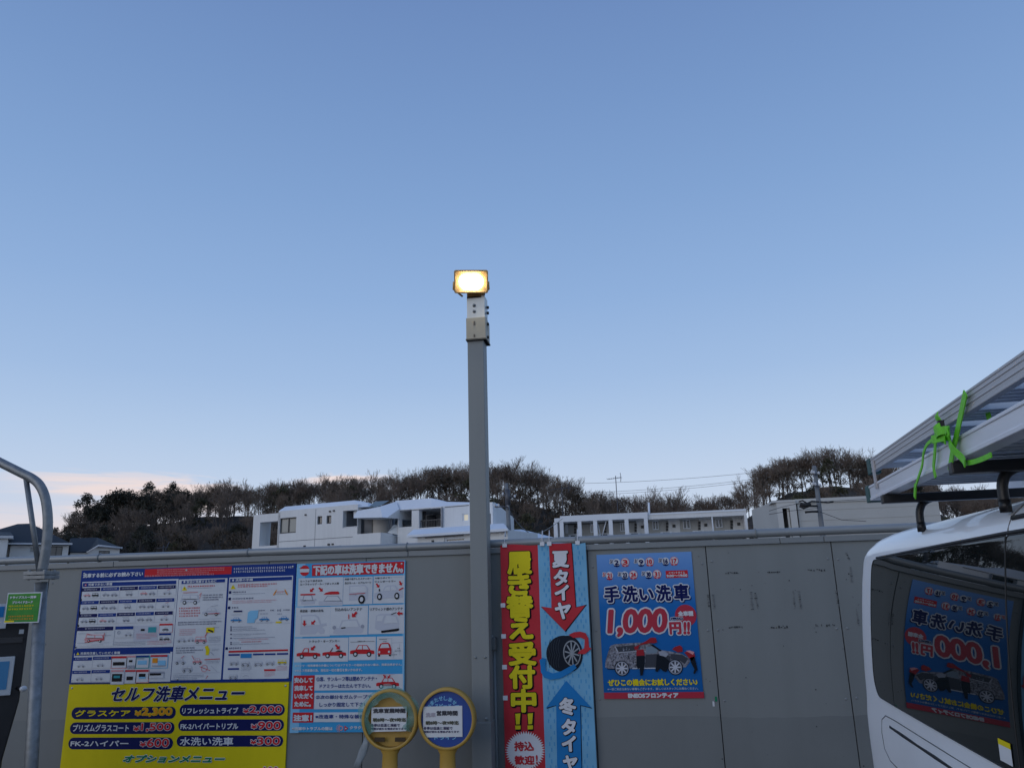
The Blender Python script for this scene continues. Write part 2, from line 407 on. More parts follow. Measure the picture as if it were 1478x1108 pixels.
# ------------------------------------------------------------------ steel panel fence
fence = thing('steel_fence', (0, .03, 0), 'long grey painted steel panel fence with capping strip and tube rail behind all the signs', 'fence')
X0, X1 = -8.6, 6.6
seams = [-8.6, -7.7, -6.8, -5.9, -5.0, -4.1, -3.2, -2.45, -1.764, -1.012, -.29, .449, 1.2, 1.95, 2.7, 3.5, 4.3, 5.1, 5.9, 6.6]
for i, (a, b) in enumerate(zip(seams, seams[1:])):
    m = MB(); dy = rnd.uniform(-.0015, .0015)
    ph = rnd.random()*6
    # lower band of darker paint with a hand painted, uneven edge
    n = 14; P = []; up = []
    for k in range(n+1):
        x = a+.003+(b-a-.006)*k/n; P.append((x, dy, .886+.006*math.sin(x*5+1)+rnd.uniform(-.003, .003)))
    m.mesh([p for p in P]+[(p[0], dy, .02) for p in P], [(k, k+1, n+2+k, n+1+k) for k in range(n)], M_fence2)
    m.mesh([p for p in P]+[(p[0], dy, 1.880) for p in P], [(k, k+1, n+2+k, n+1+k) for k in range(n)], M_fence)
    for x in (a+.003, b-.003): m.face([(x, dy, .02), (x, .03, .02), (x, .03, 1.880), (x, dy, 1.880)], M_fence)
    for x in (a+.03, b-.03):
        for z in (.15, .55, .98, 1.38, 1.78): m.lathe([(.0, .004), (.005, .0035), (.008, .0)], (x, dy, z+rnd.uniform(-.01, .01)), M_cap, axis='y', n=8)
    m.build('panel', fence)
m = MB()
for x in seams: m.box((x-.02, .012, .02), (x+.02, .03, 1.88), M_dark)
m.box((X0, .031, .0), (X1, .06, 1.905), M_fence); m.build('backing_frame', fence)
caps = [-8.6, -6.2, -3.6, -1.471, .9, 1.16, 3.2, 6.6]
m = MB()
for a, b in zip(caps, caps[1:]): m.box((a+.0015, -.016, 1.878), (b-.0015, .05, 1.914), M_cap)
m.build('capping_strip', fence, bevel=.004)
m = MB(); m.tube([(x, -.004, 1.943+.004*math.sin(x*.9)) for x in (X0, -6, -4.5, -3, -1.5, 0, 1.5, 3, X1)], .026, M_rail, n=14); m.build('top_rail', fence)
x = -8.2
while x < 6.5:
    m = MB(); m.box((x-.012, -.008, 1.905), (x+.012, .004, 1.922), M_cap); m.tube([(x, -.004+.0285*math.cos(q*.5236), 1.943+.004*math.sin(x*.9)+.0285*math.sin(q*.5236)) for q in range(-3, 10)], .0045, M_cap, n=6, flat=(1, 1))
    m.build('rail_bracket', fence); x += 1.12
# remains of old sticky tape on the bare panels
A = Art(-.002); A.view(1000, 750, 3.096)
for (x0, y0, x1, y1) in [(135,232,205,241),(332,229,396,237),(513,219,588,230),(160,473,222,484),(348,471,426,484),(548,464,630,477)]:
    x = x0
    while x < x1:
        w = rnd.uniform(2, 9); h = (y1-y0)*rnd.uniform(.25, .9); y = y0+(y1-y0-h)*rnd.random()
        if rnd.random() < .8: A.rect('glue_mark', x, y, x+w, y+h, M_stain, 1)
        x += w+rnd.uniform(.5, 3)
for (cx, y0, y1, cx2) in [(260,322,398,268),(280,326,396,290),(449,318,394,457),(474,318,396,484),(641,316,392,654),(90,332,396,98),(68,330,392,72),(686,146,178,700),(704,210,282,712),(728,390,470,742)]:
    y = y0
    while y < y1:
        h = rnd.uniform(2, 6); t = (y-y0)/(y1-y0); x = cx+(cx2-cx)*t
        w = rnd.uniform(3, 12)
        A.rect('glue_mark', x-w/2+rnd.uniform(-3, 3), y, x+w/2, y+h*rnd.uniform(.3, .8), M_stain2 if rnd.random() < .75 else M_stain, 1)
        y += h
for k in range(60):
    x = rnd.uniform(10, 770); y = rnd.uniform(130, 1100); s_ = rnd.uniform(1, 3)
    A.disc('glue_mark', x, y, s_, M_stain if rnd.random() < .4 else M_stain2, 1, n=7)
for x, y in ((93, 822), (104, 800)): A.rect('glue_mark', x-6, y-12, x+5, y+10, M_white if y > 810 else M_green, 1)
A.build(fence)

# ------------------------------------------------------------------ lamp post
post = thing('lamp_post', (-1.0, -.1, 0), 'tall square grey steel lamp post with a lit floodlight on top', 'lamp post')
pa = onY(676.5, 640, -.165); pb = onY(700.5, 640, -.165)
px0, px1 = pa.x, pb.x; pz_top = onY(688, 490, -.165).z
m = MB(); m.box((px0, -.165, 0), (px1, -.045, pz_top), M_pole); m.build('pole', post, bevel=.004)
zs = onY(697, 1042, -.165).z; z2 = onY(697, 948, -.165).z
m = MB(); m.box((px0-.004, -.169, .0), (px1+.004, -.041, zs), M_pole); m.build('base_sleeve', post, bevel=.003)
for z in (z2, zs+.02):
    for x in (px0+.025, px1-.025):
        m = MB(); m.lathe([(.0, .008), (.006, .007), (.009, .0)], (x, -.165, z), M_pole, axis='y', n=10); m.build('bolt', post)
M_beige = mat('beige_box', (.42, .38, .29), .5, var=.05, vscale=8); M_plate = mat('pale_steel_plate', (.62, .62, .58), .35, metal=.2, var=.06, vscale=9)
b0 = onY(673, 490, -.185); b1 = onY(700.5, 457, -.185)
m = MB(); m.box((b0.x, -.185, b0.z), (b1.x, -.03, b1.z), M_beige); m.box((b0.x-.004, -.189, b0.z-.006), (b1.x+.004, -.026, b0.z+.004), M_dark)
jb = m.build('junction_box', post, bevel=.002)
m = MB()
for yy, h in ((466, 3.2), (484, 2.2)):
    c = onY(684.5, yy, -.19); m.box((c.x-.005, -.19, c.z-h*.004), (c.x+.005, -.184, c.z+h*.004), mat('dark_label', (.12, .10, .08), .6))
m.build('latch', jb)
m = MB(); m.box((b0.x+.004, -.17, b1.z+.001), (b1.x-.006, -.06, onY(686, 427, -.17).z), M_plate); pl = m.build('mounting_bracket', post, bevel=.002)
for yy in (441, 449.5):
    c = onY(684.5, yy, -.17); m = MB(); m.lathe([(.0, .012), (.009, .011), (.012, .0)], (c.x, -.17, c.z), M_galv, axis='y', n=8); m.build('bolt', pl)
m = MB()
for yy in (444, 452, 468, 487):
    c = onY(701.5, yy, -.12); m.tube([(b1.x-.004, -.12, c.z), (c.x+.012, -.12, c.z)], .004, M_dark, n=6)
    m.box((c.x+.004, -.128, c.z-.008), (c.x+.02, -.112, c.z+.008), M_dark)
c1 = onY(700, 420, -.13); c2 = onY(697, 432, -.13); c3 = onY(686, 431, -.13)
m.tube([onY(702, 490, -.12), onY(702.5, 470, -.12), onY(701, 458, -.12), onY(698, 456, -.12)], .006, M_dark, n=6)
m.tube([c1+Vector((-.0, 0, 0)), onY(698.5, 427, -.14), onY(694, 432, -.15), onY(687, 432, -.16), onY(681, 429, -.165)], .006, mat('lamp_cable', (.16, .12, .08), .6), n=6)
m.build('cable', post)
# floodlight: shallow die-cast tray tilted down with a glass front
M_hous_glow = mat('floodlight_housing', (.66, .40, .16), .4, metal=.1, var=.05)  # lamp glow painted into the amber colour of housing and yoke
M_glass_lit = mat('lit_floodlight_glass', (1, .95, .85), .3, emit=((1.0, .90, .68), 45))
fc = onY(680, 406.5, -.24)
fl = bpy.data.objects.new('floodlight', bpy.data.meshes.new('floodlight')); bpy.data.objects.remove(fl)
def FX(x, y, z):     # x right, y out of the lamp, z up; tilted down ~18 deg, turned slightly
    p = Matrix.Rotation(R(12), 3, 'Z') @ (Matrix.Rotation(R(22), 3, 'X') @ Vector((x, -y, z)))
    return fc+p
def rrect(w, h, r, y, n=6):
    P = []
    for sx_, sz_, a0 in ((1, 1, 0), (-1, 1, 90), (-1, -1, 180), (1, -1, 270)):
        for k in range(n+1):
            q = R(a0+90*k/n); P.append((sx_*(w/2-r)+r*math.cos(q), y, sz_*(h/2-r)+r*math.sin(q)))
    return P
def loft(mb, rings, m, cap0=False, cap1=False, smooth=False):
    n = len(rings[0]); V = [FX(*p) for r in rings for p in r]; F = []
    for i in range(len(rings)-1):
        for j in range(n): F.append((i*n+j, i*n+(j+1) % n, (i+1)*n+(j+1) % n, (i+1)*n+j))
    if cap0: F.append(tuple(range(n)))
    if cap1: F.append(tuple((len(rings)-1)*n+j for j in range(n)))
    mb.mesh(V, F, m, smooth)
m = MB(); loft(m, [rrect(.13, .09, .02, -.09), rrect(.21, .14, .025, -.03), rrect(.232, .158, .014, .0), rrect(.232, .158, .014, .012), rrect(.215, .14, .016, .013), rrect(.162, .098, .035, .002), rrect(.16, .096, .035, -.01)], M_hous_glow, cap0=True)
hz = m.build('floodlight_housing', post)
m = MB(); loft(m, [rrect(.158, .098, .042, -.004), rrect(.150, .092, .043, .008), rrect(.12, .065, .03, .015)], M_glass_lit, cap1=True, smooth=True); m.build('lit_glass', hz)
m = MB()
for s_ in (-1, 1): m.tube([FX(s_*.118, -.02, .0), FX(s_*.122, -.03, -.05), FX(s_*.06, -.06, -.10)], .007, M_hous_glow, n=6)
m.box((fc.x-.045, -.17, onY(686, 429, -.17).z-.004), (fc.x+.055, -.09, onY(686, 420, -.17).z), M_hous_glow); m.build('yoke', hz)
# switch box beside the post
a = onY(705.5, 917, -.06); b = onY(713, 939.5, -.06)
sw = thing('switch_box', (a.x, -.03, b.z), 'small pale grey electrical switch box with conduit fixed right of the lamp post', 'switch box')
M_sw = mat('switch_plastic', (.46, .49, .50), .45)
m = MB(); m.box((a.x, -.085, b.z), (b.x-.012, -.003, a.z), M_sw); m.build('box', sw, bevel=.004)
m = MB(); m.box((b.x-.012, -.075, b.z+.008), (b.x+.012, -.003, a.z-.012), mat('switch_cover', (.12, .13, .13), .5)); m.build('cover', sw, bevel=.003)
m = MB(); m.tube([(b.x-.006, -.02, b.z), (b.x-.004, -.02, b.z-.5), (b.x-.004, -.02, .03)], .011, M_cap, n=8); m.build('conduit', sw)

# ------------------------------------------------------------------ board 1: wash instructions (blue and white)
def board(name, A, x0, y0, x1, y1, m, label, cat, depth=.012, edge=None):
    (a, b), (c, d) = A.pt(x0, y0), A.pt(x1, y1)
    t = thing(name, ((a+c)/2, -.006, d), label, cat)
    k = MB(); k.box((a, A.Y, d), (c, -.002, b), m); k.build('board', t)
    return t
def car(A, part, x, y, w, h, mb, mw, layer=3, kind='sedan', mg=None, flip=False):
    mg = mg or M_white
    fx = (lambda u: x+w*(1-u)) if flip else (lambda u: x+w*u); fy = lambda v: y+h*(1-v)
    body = [(0,.22),(0,.46),(.07,.52),(.25,.56),(.8,.56),(.97,.5),(1,.42),(1,.22)]
    A.poly(part, [(fx(u), fy(v)) for u, v in body], mb, layer)
    cab = {'sedan': [(.22,.55),(.34,.95),(.70,.95),(.84,.55)], 'truck': [(.22,.55),(.32,.95),(.52,.95),(.52,.55)], 'van': [(.04,.5),(.1,1),(.92,1),(.97,.5)], 'open': [(.30,.55),(.42,.9),(.44,.9),(.36,.55)]}[kind]
    A.poly(part, [(fx(u), fy(v)) for u, v in cab], mb, layer)
    if kind in ('sedan', 'van'):
        lo, hi = (.6, .9)
        A.poly(part, [(fx(u), fy(v)) for u, v in ([(.28,lo),(.37,hi),(.50,hi),(.50,lo)] if kind == 'sedan' else [(.1,lo),(.14,hi),(.5,hi),(.5,lo)])], mg, layer+1)
        A.poly(part, [(fx(u), fy(v)) for u, v in ([(.53,lo),(.53,hi),(.68,hi),(.77,lo)] if kind == 'sedan' else [(.55,lo),(.55,hi),(.88,hi),(.92,lo)])], mg, layer+1)
    if kind == 'truck': A.poly(part, [(fx(u), fy(v)) for u, v in [(.28,.6),(.35,.88),(.48,.88),(.48,.6)]], mg, layer+1)
    for u in (.22, .78):
        A.disc(part, fx(u), fy(.2), h*.2, mw, layer+2, n=18); A.disc(part, fx(u), fy(.2), h*.11, M_white, layer+3, n=14)
def arrow(A, part, x, y, s_, ang, m, layer=4):
    P = [(-.5,-.17),(.05,-.17),(.05,-.45),(.55,0),(.05,.45),(.05,.17),(-.5,.17)]; c, s2 = math.cos(R(ang)), math.sin(R(ang))
    A.poly(part, [(x+s_*(u*c-v*s2), y+s_*(u*s2+v*c)) for u, v in P], m, layer)

A = Art(-.012).view(0, 0, 1)
t1 = board('instruction_board', A, 118.2, 823, 420, 982.5, M_blue, 'blue board of small car wash instructions in white boxes above the yellow price list', 'sign board')
A.view(95, 805, 8.694)
A.text('heading', '洗車する前に必ずお読み下さい', 225, 196, 968, 222, M_white, 2, bold=3.0)
A.view(245, 805, 7.989)
A.view(0, 0, 1); A.rect('warning_band', 209.5, 821, 334, 828, M_red, 1)
A.view(95, 805, 8.694); A.greek('warning_band', 1150, 142, 1990, 214, 3, M_pink, 3); A.greek('warning_band', 1000, 218, 2080, 240, 1, M_pink, 3, .8)
A.view(245, 805, 7.989); A.greek('heading', 742, 112, 1420, 182, 2, M_lgrey, 2, .62)
# white boxes
A.view(0, 0, 1)
z1 = (80, 790, 3.483)
def V1(): A.view(*z1)
V1()
A.rect('info_panel', 136, 172, 592, 497, M_white, 1)
A.rect('info_panel', 95, 531, 577, 672, M_white, 1)
A.rect('info_panel', 622, 160, 832, 662, M_white, 1)
A.rect('info_panel', 875, 150, 1172, 657, M_white, 1)
A.poly('info_panel', [(136,172),(97,514),(108,500),(136,240)], M_white, 1)
A.view(95, 805, 8.694)
def strip(x0, y0, x1, y1, m=M_blue): A.rect('info_panel', x0, y0, x1, y1, m, 2)
strip(217, 318, 1388, 328+0, M_blue) if False else None
A.poly('info_panel', [(219,312),(1390,280),(1388,326),(214,362)], M_blue, 2)
A.text('panel_title', '洗車できない車種', 290, 332, 582, 334, M_white, 3, bold=.8) if False else None
A.text('panel_title', '洗車できない車種', 288, 318, 584, 340, M_white, 3, bold=1.2)
A.disc('panel_title', 252, 338, 14, M_red, 3); A.rect('panel_title', 244, 334, 260, 341, M_white, 4)
for r in range(3):
    for c in range(5):
        x = 212+237*c-19*r; y = 376+163*r-8*c
        A.rect('printed_diagram', x, y, x+224, y+130, M_lgrey, 2); A.rect('printed_diagram', x+2, y+2, x+222, y+127, M_white, 3)
        A.rect('printed_diagram', x, y, x+222, y+38, M_blue if (r+c) % 2 else M_navy, 4); A.greek('printed_diagram', x+25, y+12, x+200, y+30, 1, M_lgrey, 5, .8)
        k = (r*5+c) % 5
        if k in (0, 1, 3): car(A, 'printed_diagram', x+15, y+62, 90, 50, M_grey if (r+c) % 3 else M_pink, M_black, 5, ('sedan', 'truck', 'van')[k % 3]); car(A, 'printed_diagram', x+120, y+62, 85, 50, M_grey if k else M_black, M_black, 5, 'sedan' if k else 'van')
        elif k == 2: A.greek('printed_diagram', x+65, y+50, x+165, y+65, 1, M_grey, 5); car(A, 'printed_diagram', x+70, y+68, 85, 46, M_grey, M_black, 5, 'van')
        else: car(A, 'printed_diagram', x+60, y+55, 110, 58, M_lgrey, M_black, 5); A.line('printed_diagram', [(x+120, y+55), (x+160, y+45)], 4, M_red, 8)
A.view(95, 895, 8.694)
A.rect('printed_diagram', 150, 80, 598, 322, M_lgrey, 2); A.rect('printed_diagram', 153, 83, 596, 320, M_white, 3); A.rect('printed_diagram', 150, 84, 598, 122, M_navy, 4); A.greek('printed_diagram', 250, 94, 530, 112, 1, M_lgrey, 5, .8)
car(A, 'printed_diagram', 240, 175, 250, 100, M_pink, M_black, 5, 'van'); A.line('printed_diagram', [(250, 270), (480, 235), (495, 160)], 10, M_red, 9); A.line('printed_diagram', [(270, 165), (340, 180)], 6, M_red, 9)
for p in ((165,160,260,175),(360,150,560,165),(150,280,260,292),(330,300,480,312),(450,275,560,287),(500,180,580,200)): A.greek('printed_diagram', *p, 1, M_grey, 6)
A.rect('printed_diagram', 630, 74, 850, 215, M_lgrey, 2); A.rect('printed_diagram', 633, 77, 848, 212, M_white, 3); A.rect('printed_diagram', 630, 74, 850, 108, M_blue, 4)
A.disc('printed_diagram', 670, 150, 22, M_grey, 5, hole=.6); car(A, 'printed_diagram', 740, 140, 95, 55, M_lgrey, M_black, 5)
A.greek('printed_diagram', 610, 270, 1000, 325, 3, M_grey, 3)
A.rect('printed_diagram', 865, 65, 1150, 265, M_lgrey, 2); A.rect('printed_diagram', 1040, 82, 1135, 148, M_teal, 4); A.rect('printed_diagram', 945, 105, 992, 130, M_black, 4); A.greek('printed_diagram', 890, 165, 1140, 240, 4, M_pink, 4)
A.rect('printed_diagram', 1180, 45, 1342, 150, M_pink, 3); A.rect('printed_diagram', 1185, 62, 1336, 146, M_white, 4); A.rect('printed_diagram', 1180, 40, 1342, 60, M_red, 4); car(A, 'printed_diagram', 1215, 88, 80, 44, M_black, M_black, 5)
A.rect('printed_diagram', 1175, 160, 1322, 182, M_blue, 4); A.rect('printed_diagram', 1175, 185, 1318, 285, M_white, 3); car(A, 'printed_diagram', 1180, 205, 40, 45, M_black, M_black, 5, 'van'); car(A, 'printed_diagram', 1232, 205, 76, 44, M_black, M_black, 5)
A.greek('printed_diagram', 1030, 255, 1320, 310, 3, M_pink, 5)
A.poly('info_panel', [(116,402),(1316,366),(1312,410),(112,442)], M_blue, 2)
A.text('panel_title', '洗車時注意していただく車種', 190, 396, 682, 420, M_white, 3, bold=1.2)
A.poly('panel_title', [(155, 395), (175, 430), (133, 432)], M_yel, 3)
for (x, y) in ((105,462),(348,452),(88,628),(330,620)):
    A.rect('printed_diagram', x, y, x+226, y+145, M_lgrey, 2); A.rect('printed_diagram', x+2, y+2, x+223, y+142, M_white, 3); A.rect('printed_diagram', x, y, x+226, y+38, M_blue, 4); A.greek('printed_diagram', x+20, y+12, x+200, y+30, 1, M_lgrey, 5, .8)
    car(A, 'printed_diagram', x+40, y+75, 100, 50, M_lgrey, M_black, 5)
for (x0, y0, x1, y1, c1, c2) in ((580,448,765,600,M_pink,M_red),(770,440,880,590,M_white,M_pink),(888,438,1046,600,M_teal,M_blue),(1070,432,1280,598,M_lblue,M_red),(578,620,728,800,M_lgrey,M_pink),(752,620,880,790,M_lgrey,M_red),(888,618,1040,780,M_pink,M_red),(1045,640,1235,728,M_lgrey,M_grey)):
    A.rect('printed_diagram', x0, y0, x1, y1, c1, 3); A.rect('printed_diagram', x0+8, y0+30, x1-8, y1-10, M_white, 4); A.rect('printed_diagram', x0, y0, x1, y0+20, c2, 5)
for (x, y, w, h, c) in ((600,520,140,40,M_black),(800,495,40,25,M_black),(910,500,110,50,M_lblue),(1095,470,60,60,M_gold),(1165,500,90,70,M_lblue),(590,668,115,95,M_black),(770,700,75,45,M_black),(925,665,78,40,M_black),(925,705,80,22,M_lblue),(1060,660,140,25,M_black)): A.rect('printed_diagram', x, y, x+w, y+h, c, 6)
for (x, y, w, h, c) in ((610,690,75,30,M_teal),(775,560,35,40,M_grey),(825,560,40,40,M_grey),(900,470,90,10,M_grey),(1090,560,160,12,M_grey)): A.rect('printed_diagram', x, y, x+w, y+h, c, 7)
# middle and right columns
A.view(245, 805, 7.989)
A.poly('info_panel', [(140,262),(640,240),(638,278),(137,298)], M_blue, 2); A.text('panel_title', '安全に洗車するために', 200, 260, 540, 280, M_white, 3, bold=1.2); A.disc('panel_title', 172, 274, 14, M_white, 3)
A.poly('info_panel', [(698,238),(1412,212),(1410,252),(696,280)], M_blue, 2); A.text('panel_title', '洗車の手順', 762, 240, 960, 262, M_white, 3, bold=1.2); A.disc('panel_title', 733, 255, 14, M_white, 3)
A.frame('info_panel', 140, 300, 632, 372, 2, M_lgrey, 2); A.frame('info_panel', 698, 282, 1405, 350, 2, M_lgrey, 2)
for x, y in ((172, 322), (732, 305)): A.poly('warning_triangle', [(x, y), (x+30, y+50), (x-30, y+52)], M_yel, 3); A.line('warning_triangle', [(x, y+18), (x, y+36)], 6, M_black, 5)
A.greek('printed_diagram', 208, 318, 570, 340, 1, M_red, 3, .8); A.greek('printed_diagram', 200, 346, 610, 360, 1, M_grey, 3); A.greek('printed_diagram', 790, 300, 1230, 345, 2, M_red, 3, .7)
car(A, 'printed_diagram', 125, 420, 220, 115, M_lgrey, M_black, 3, 'van'); A.line('printed_diagram', [(160, 400), (330, 392)], 5, M_red, 8); A.line('printed_diagram', [(345, 430), (372, 400), (350, 470)], 5, M_red, 8)
A.greek('printed_diagram', 385, 420, 620, 500, 3, M_navy, 3); A.greek('printed_diagram', 112, 570, 345, 690, 4, M_red, 3)
car(A, 'printed_diagram', 375, 570, 210, 95, M_lgrey, M_black, 3, 'sedan'); A.line('printed_diagram', [(470, 560), (560, 540)], 4, M_grey, 8); A.line('printed_diagram', [(450, 640), (580, 635)], 6, M_red, 9); A.line('printed_diagram', [(330, 705), (600, 692)], 2, M_grey, 3)
A.greek('printed_diagram', 100, 735, 600, 785, 2, M_navy, 3)
def icon(x, y): A.rect('printed_diagram', x-13, y-15, x+13, y+15, M_navy, 3)
for x, y in ((698,395),(694,470),(686,572)): icon(x, y)
A.greek('printed_diagram', 730, 385, 880, 402, 1, M_navy, 3, .9); A.greek('printed_diagram', 730, 412, 1170, 428, 1, M_grey, 3); A.greek('printed_diagram', 730, 460, 980, 478, 1, M_navy, 3, .9); A.greek('printed_diagram', 725, 490, 1230, 530, 2, M_pink, 3, .6); A.greek('printed_diagram', 720, 562, 815, 582, 1, M_navy, 3, .9)
A.line('printed_diagram', [(1200, 425), (1235, 370)], 14, M_gold, 4); A.line('printed_diagram', [(1358, 420), (1330, 365)], 14, M_gold, 4); A.rect('printed_diagram', 1235, 372, 1328, 412, M_white, 5); A.greek('printed_diagram', 1240, 382, 1320, 410, 2, M_red, 6)
A.poly('wash_gate_picture', [(905,625),(935,605),(1025,600),(1015,690),(985,710),(980,745),(893,748)], M_lblue, 4)
car(A, 'wash_gate_picture', 705, 680, 125, 58, M_mblue, M_navy, 4); car(A, 'wash_gate_picture', 1035, 672, 115, 56, M_mblue, M_navy, 4); car(A, 'wash_gate_picture', 1260, 665, 115, 56, M_mblue, M_navy, 4)
A.rect('wash_gate_picture', 740, 605, 838, 620, M_navy, 4)
for p in ((1030,598,1120,610),(1165,594,1220,610),(1245,590,1300,615),(1315,590,1395,605)): A.greek('printed_diagram', *p, 1, M_navy, 4, .9)
for p in ((715,650,860,662),(1045,635,1150,660),(1245,635,1300,665)): A.greek('printed_diagram', *p, 1, M_grey, 4)
A.greek('printed_diagram', 1000, 740, 1220, 758, 2, M_grey, 4); A.rect('printed_diagram', 1225, 730, 1290, 748, M_yel, 4); A.line('printed_diagram', [(1300, 755), (1390, 748)], 2, M_grey, 4)
A.view(245, 895, 7.989)
A.rect('printed_diagram', 425, 80, 515, 138, M_yel, 3); A.line('printed_diagram', [(450, 108), (500, 128)], 18, M_black, 5); A.line('printed_diagram', [(438, 135), (412, 180)], 9, M_red, 5)
for p in ((115,100,300,180),): A.greek('printed_diagram', *p, 4, M_pink, 3)
car(A, 'printed_diagram', 85, 195, 110, 55, M_lgrey, M_black, 3); car(A, 'printed_diagram', 205, 190, 80, 52, M_lgrey, M_black, 3); car(A, 'printed_diagram', 290, 185, 140, 80, M_pink, M_black, 3, 'van')
A.greek('printed_diagram', 450, 185, 590, 260, 4, M_grey, 3); A.greek('printed_diagram', 505, 75, 590, 95, 1, M_grey, 3); A.line('printed_diagram', [(80, 292), (590, 275)], 2, M_grey, 3)
A.greek('printed_diagram', 75, 310, 300, 330, 1, M_navy, 3, .8); A.greek('printed_diagram', 75, 340, 385, 390, 2, M_navy, 3)
A.poly('printed_diagram', [(405,300),(440,285),(465,340),(450,400),(415,395),(420,345)], M_yel, 3); A.line('printed_diagram', [(475, 365), (510, 395)], 8, M_grey, 4); A.greek('printed_diagram', 490, 325, 575, 355, 2, M_grey, 3)
car(A, 'printed_diagram', 60, 430, 125, 75, M_lgrey, M_black, 3); car(A, 'printed_diagram', 265, 430, 110, 75, M_pink, M_black, 3); A.line('printed_diagram', [(265, 405), (290, 450)], 6, M_red, 9); A.line('printed_diagram', [(140, 430), (175, 405)], 6, M_red, 9)
A.line('printed_diagram', [(405, 450), (580, 440)], 8, M_red, 4); A.greek('printed_diagram', 420, 465, 580, 500, 2, M_grey, 3); car(A, 'printed_diagram', 140, 520, 125, 75, M_lgrey, M_black, 3, 'van'); A.disc('printed_diagram', 400, 550, 42, M_pink, 3, hole=.8); A.line('printed_diagram', [(350, 530), (470, 575)], 6, M_red, 5); A.line('printed_diagram', [(480, 520), (550, 590)], 3, M_grey, 4)
A.line('printed_diagram', [(45, 612), (580, 598)], 2, M_grey, 3); A.greek('printed_diagram', 45, 630, 390, 690, 3, M_grey, 3); A.line('printed_diagram', [(420, 670), (440, 635)], 6, M_red, 4)
for k, (y, x1) in enumerate(((70,1040),(92,1060),(112,1200),(155,1170),(200,1255),(250,820),(270,1165))):
    A.rect('printed_diagram', 702, y-4, 716, y+10, M_navy, 3); A.greek('printed_diagram', 728, y, x1, y+14, 1, M_grey, 3, .8)
A.greek('printed_diagram', 728, 175, 1000, 186, 1, M_grey, 3); A.greek('printed_diagram', 830, 240, 1085, 256, 1, M_red, 3, .8); A.greek('printed_diagram', 800, 215, 1140, 230, 1, M_pink, 3, .8)
icon(658, 322); A.greek('printed_diagram', 688, 310, 880, 330, 1, M_navy, 3, .9)
A.poly('info_panel', [(682,348),(1366,330),(1364,350),(680,370)], M_red, 3)
for (x, y, w) in ((680,386,128),(962,380,122),(1100,378,122),(1238,374,128),(672,548,128)): A.rect('printed_diagram', x, y, x+w, y+18, M_blue, 3)
A.rect('printed_diagram', 820, 382, 945, 430, M_mblue, 3)
for (x, y) in ((690,460),(822,470),(970,470),(1105,460),(1245,450),(680,620)): car(A, 'printed_diagram', x, y, 105, 55, M_yel if x == 1245 else M_lgrey, M_black, 4, 'van')
A.rect('printed_diagram', 1090, 560, 1222, 580, M_red, 3); A.greek('printed_diagram', 1095, 590, 1210, 650, 5, M_pink, 3); A.greek('printed_diagram', 1235, 525, 1350, 580, 4, M_pink, 3); A.greek('printed_diagram', 825, 525, 940, 585, 5, M_grey, 3); A.frame('printed_diagram', 822, 605, 938, 668, 2, M_lgrey, 3); A.line('printed_diagram', [(845,645),(880,630),(910,640)], 4, M_grey, 4)
def screws(t, a, y):                       # corner and edge fixings of a board
    m_ = mat('screw_head', (.45, .46, .47), .35, metal=.5)
    (xa, za), (xb, zb_) = a
    for x in (xa+.022, (xa+xb)/2, xb-.022):
        for z in (za-.022, zb_+.022):
            k = MB(); k.lathe([(.0, .0042), (.004, .004), (.007, .002), (.0075, .0)], (x, y, z), m_, axis='y', n=10); k.build('fixing_screw', t)
A.view(0, 0, 1); screws(t1, (A.pt(118.2, 823), A.pt(420, 982.5)), -.012)
A.build(t1)

# ------------------------------------------------------------------ board 2: yellow price list
A = Art(-.012).view(0, 0, 1)
(ax, az), (bx, bz) = A.pt(100.1, 988.5), A.pt(417, 983)
M_board_y = mat('yellow_board', (.70, .585, .01), .45, streak=.08, var=.06, vscale=3)
t2 = thing('price_board', ((ax+bx)/2, -.006, .25), 'bright yellow self car wash price list board with dark blue price bars', 'sign board')
m = MB(); m.box((ax, -.012, .25), (bx, -.002, bz-.004), M_board_y); m.build('board', t2)
A.view(*z1)
A.text('title', 'セルフ洗車メニュー', 290, 700, 948, 768, M_navy, 2, bold=2.6, shear=.28, outline=(2.6, M_white))
bars = [(85, 798, 603, 862, 'グラスケア', 103, 812, 375, 846, '2,300', 440, 800, 585, 848, 403, M_yel, M_gold),
        (77, 874, 597, 938, 'プリズムグラスコート', 92, 884, 368, 922, '1,500', 436, 876, 580, 925, 395, M_white, M_red),
        (69, 950, 589, 1016, 'FK-2ハイパー', 80, 965, 366, 996, '600', 465, 953, 570, 1003, 428, M_white, M_red),
        (627, 784, 1152, 846, 'リフレッシュトライブ', 640, 800, 918, 832, '2,000', 980, 790, 1138, 836, 946, M_white, M_red),
        (620, 860, 1148, 922, 'FK-2ハイパートリプル', 632, 878, 918, 910, '900', 1022, 868, 1132, 914, 986, M_white, M_red),
        (612, 940, 1144, 1002, '水洗い洗車', 630, 948, 893, 992, '300', 1018, 946, 1128, 992, 983, M_white, M_red)]
for bi, (x0, y0, x1, y1, nm, tx0, ty0, tx1, ty1, pr, qx0, qy0, qx1, qy1, yx, cm, cp) in enumerate(bars):
    A.pill(f'price_bar#{bi}', x0, y0+3, x1, y1-3, M_navy, 1)
    A.text(f'item_lettering#{bi}', nm, tx0, ty0+4, tx1, ty1, cm, 2, bold=1.1)
    oc = M_white if cp is M_red else M_yel
    A.text(f'price_lettering#{bi}', pr, qx0, qy0+6, qx1, qy1-4, cp, 3, bold=1.7, outline=(2.6, oc))
    A.text(f'price_lettering#{bi}', '¥', yx, (qy0+qy1)/2-4, yx+28, qy1-6, cp, 3, bold=1.0, outline=(2.6, oc))
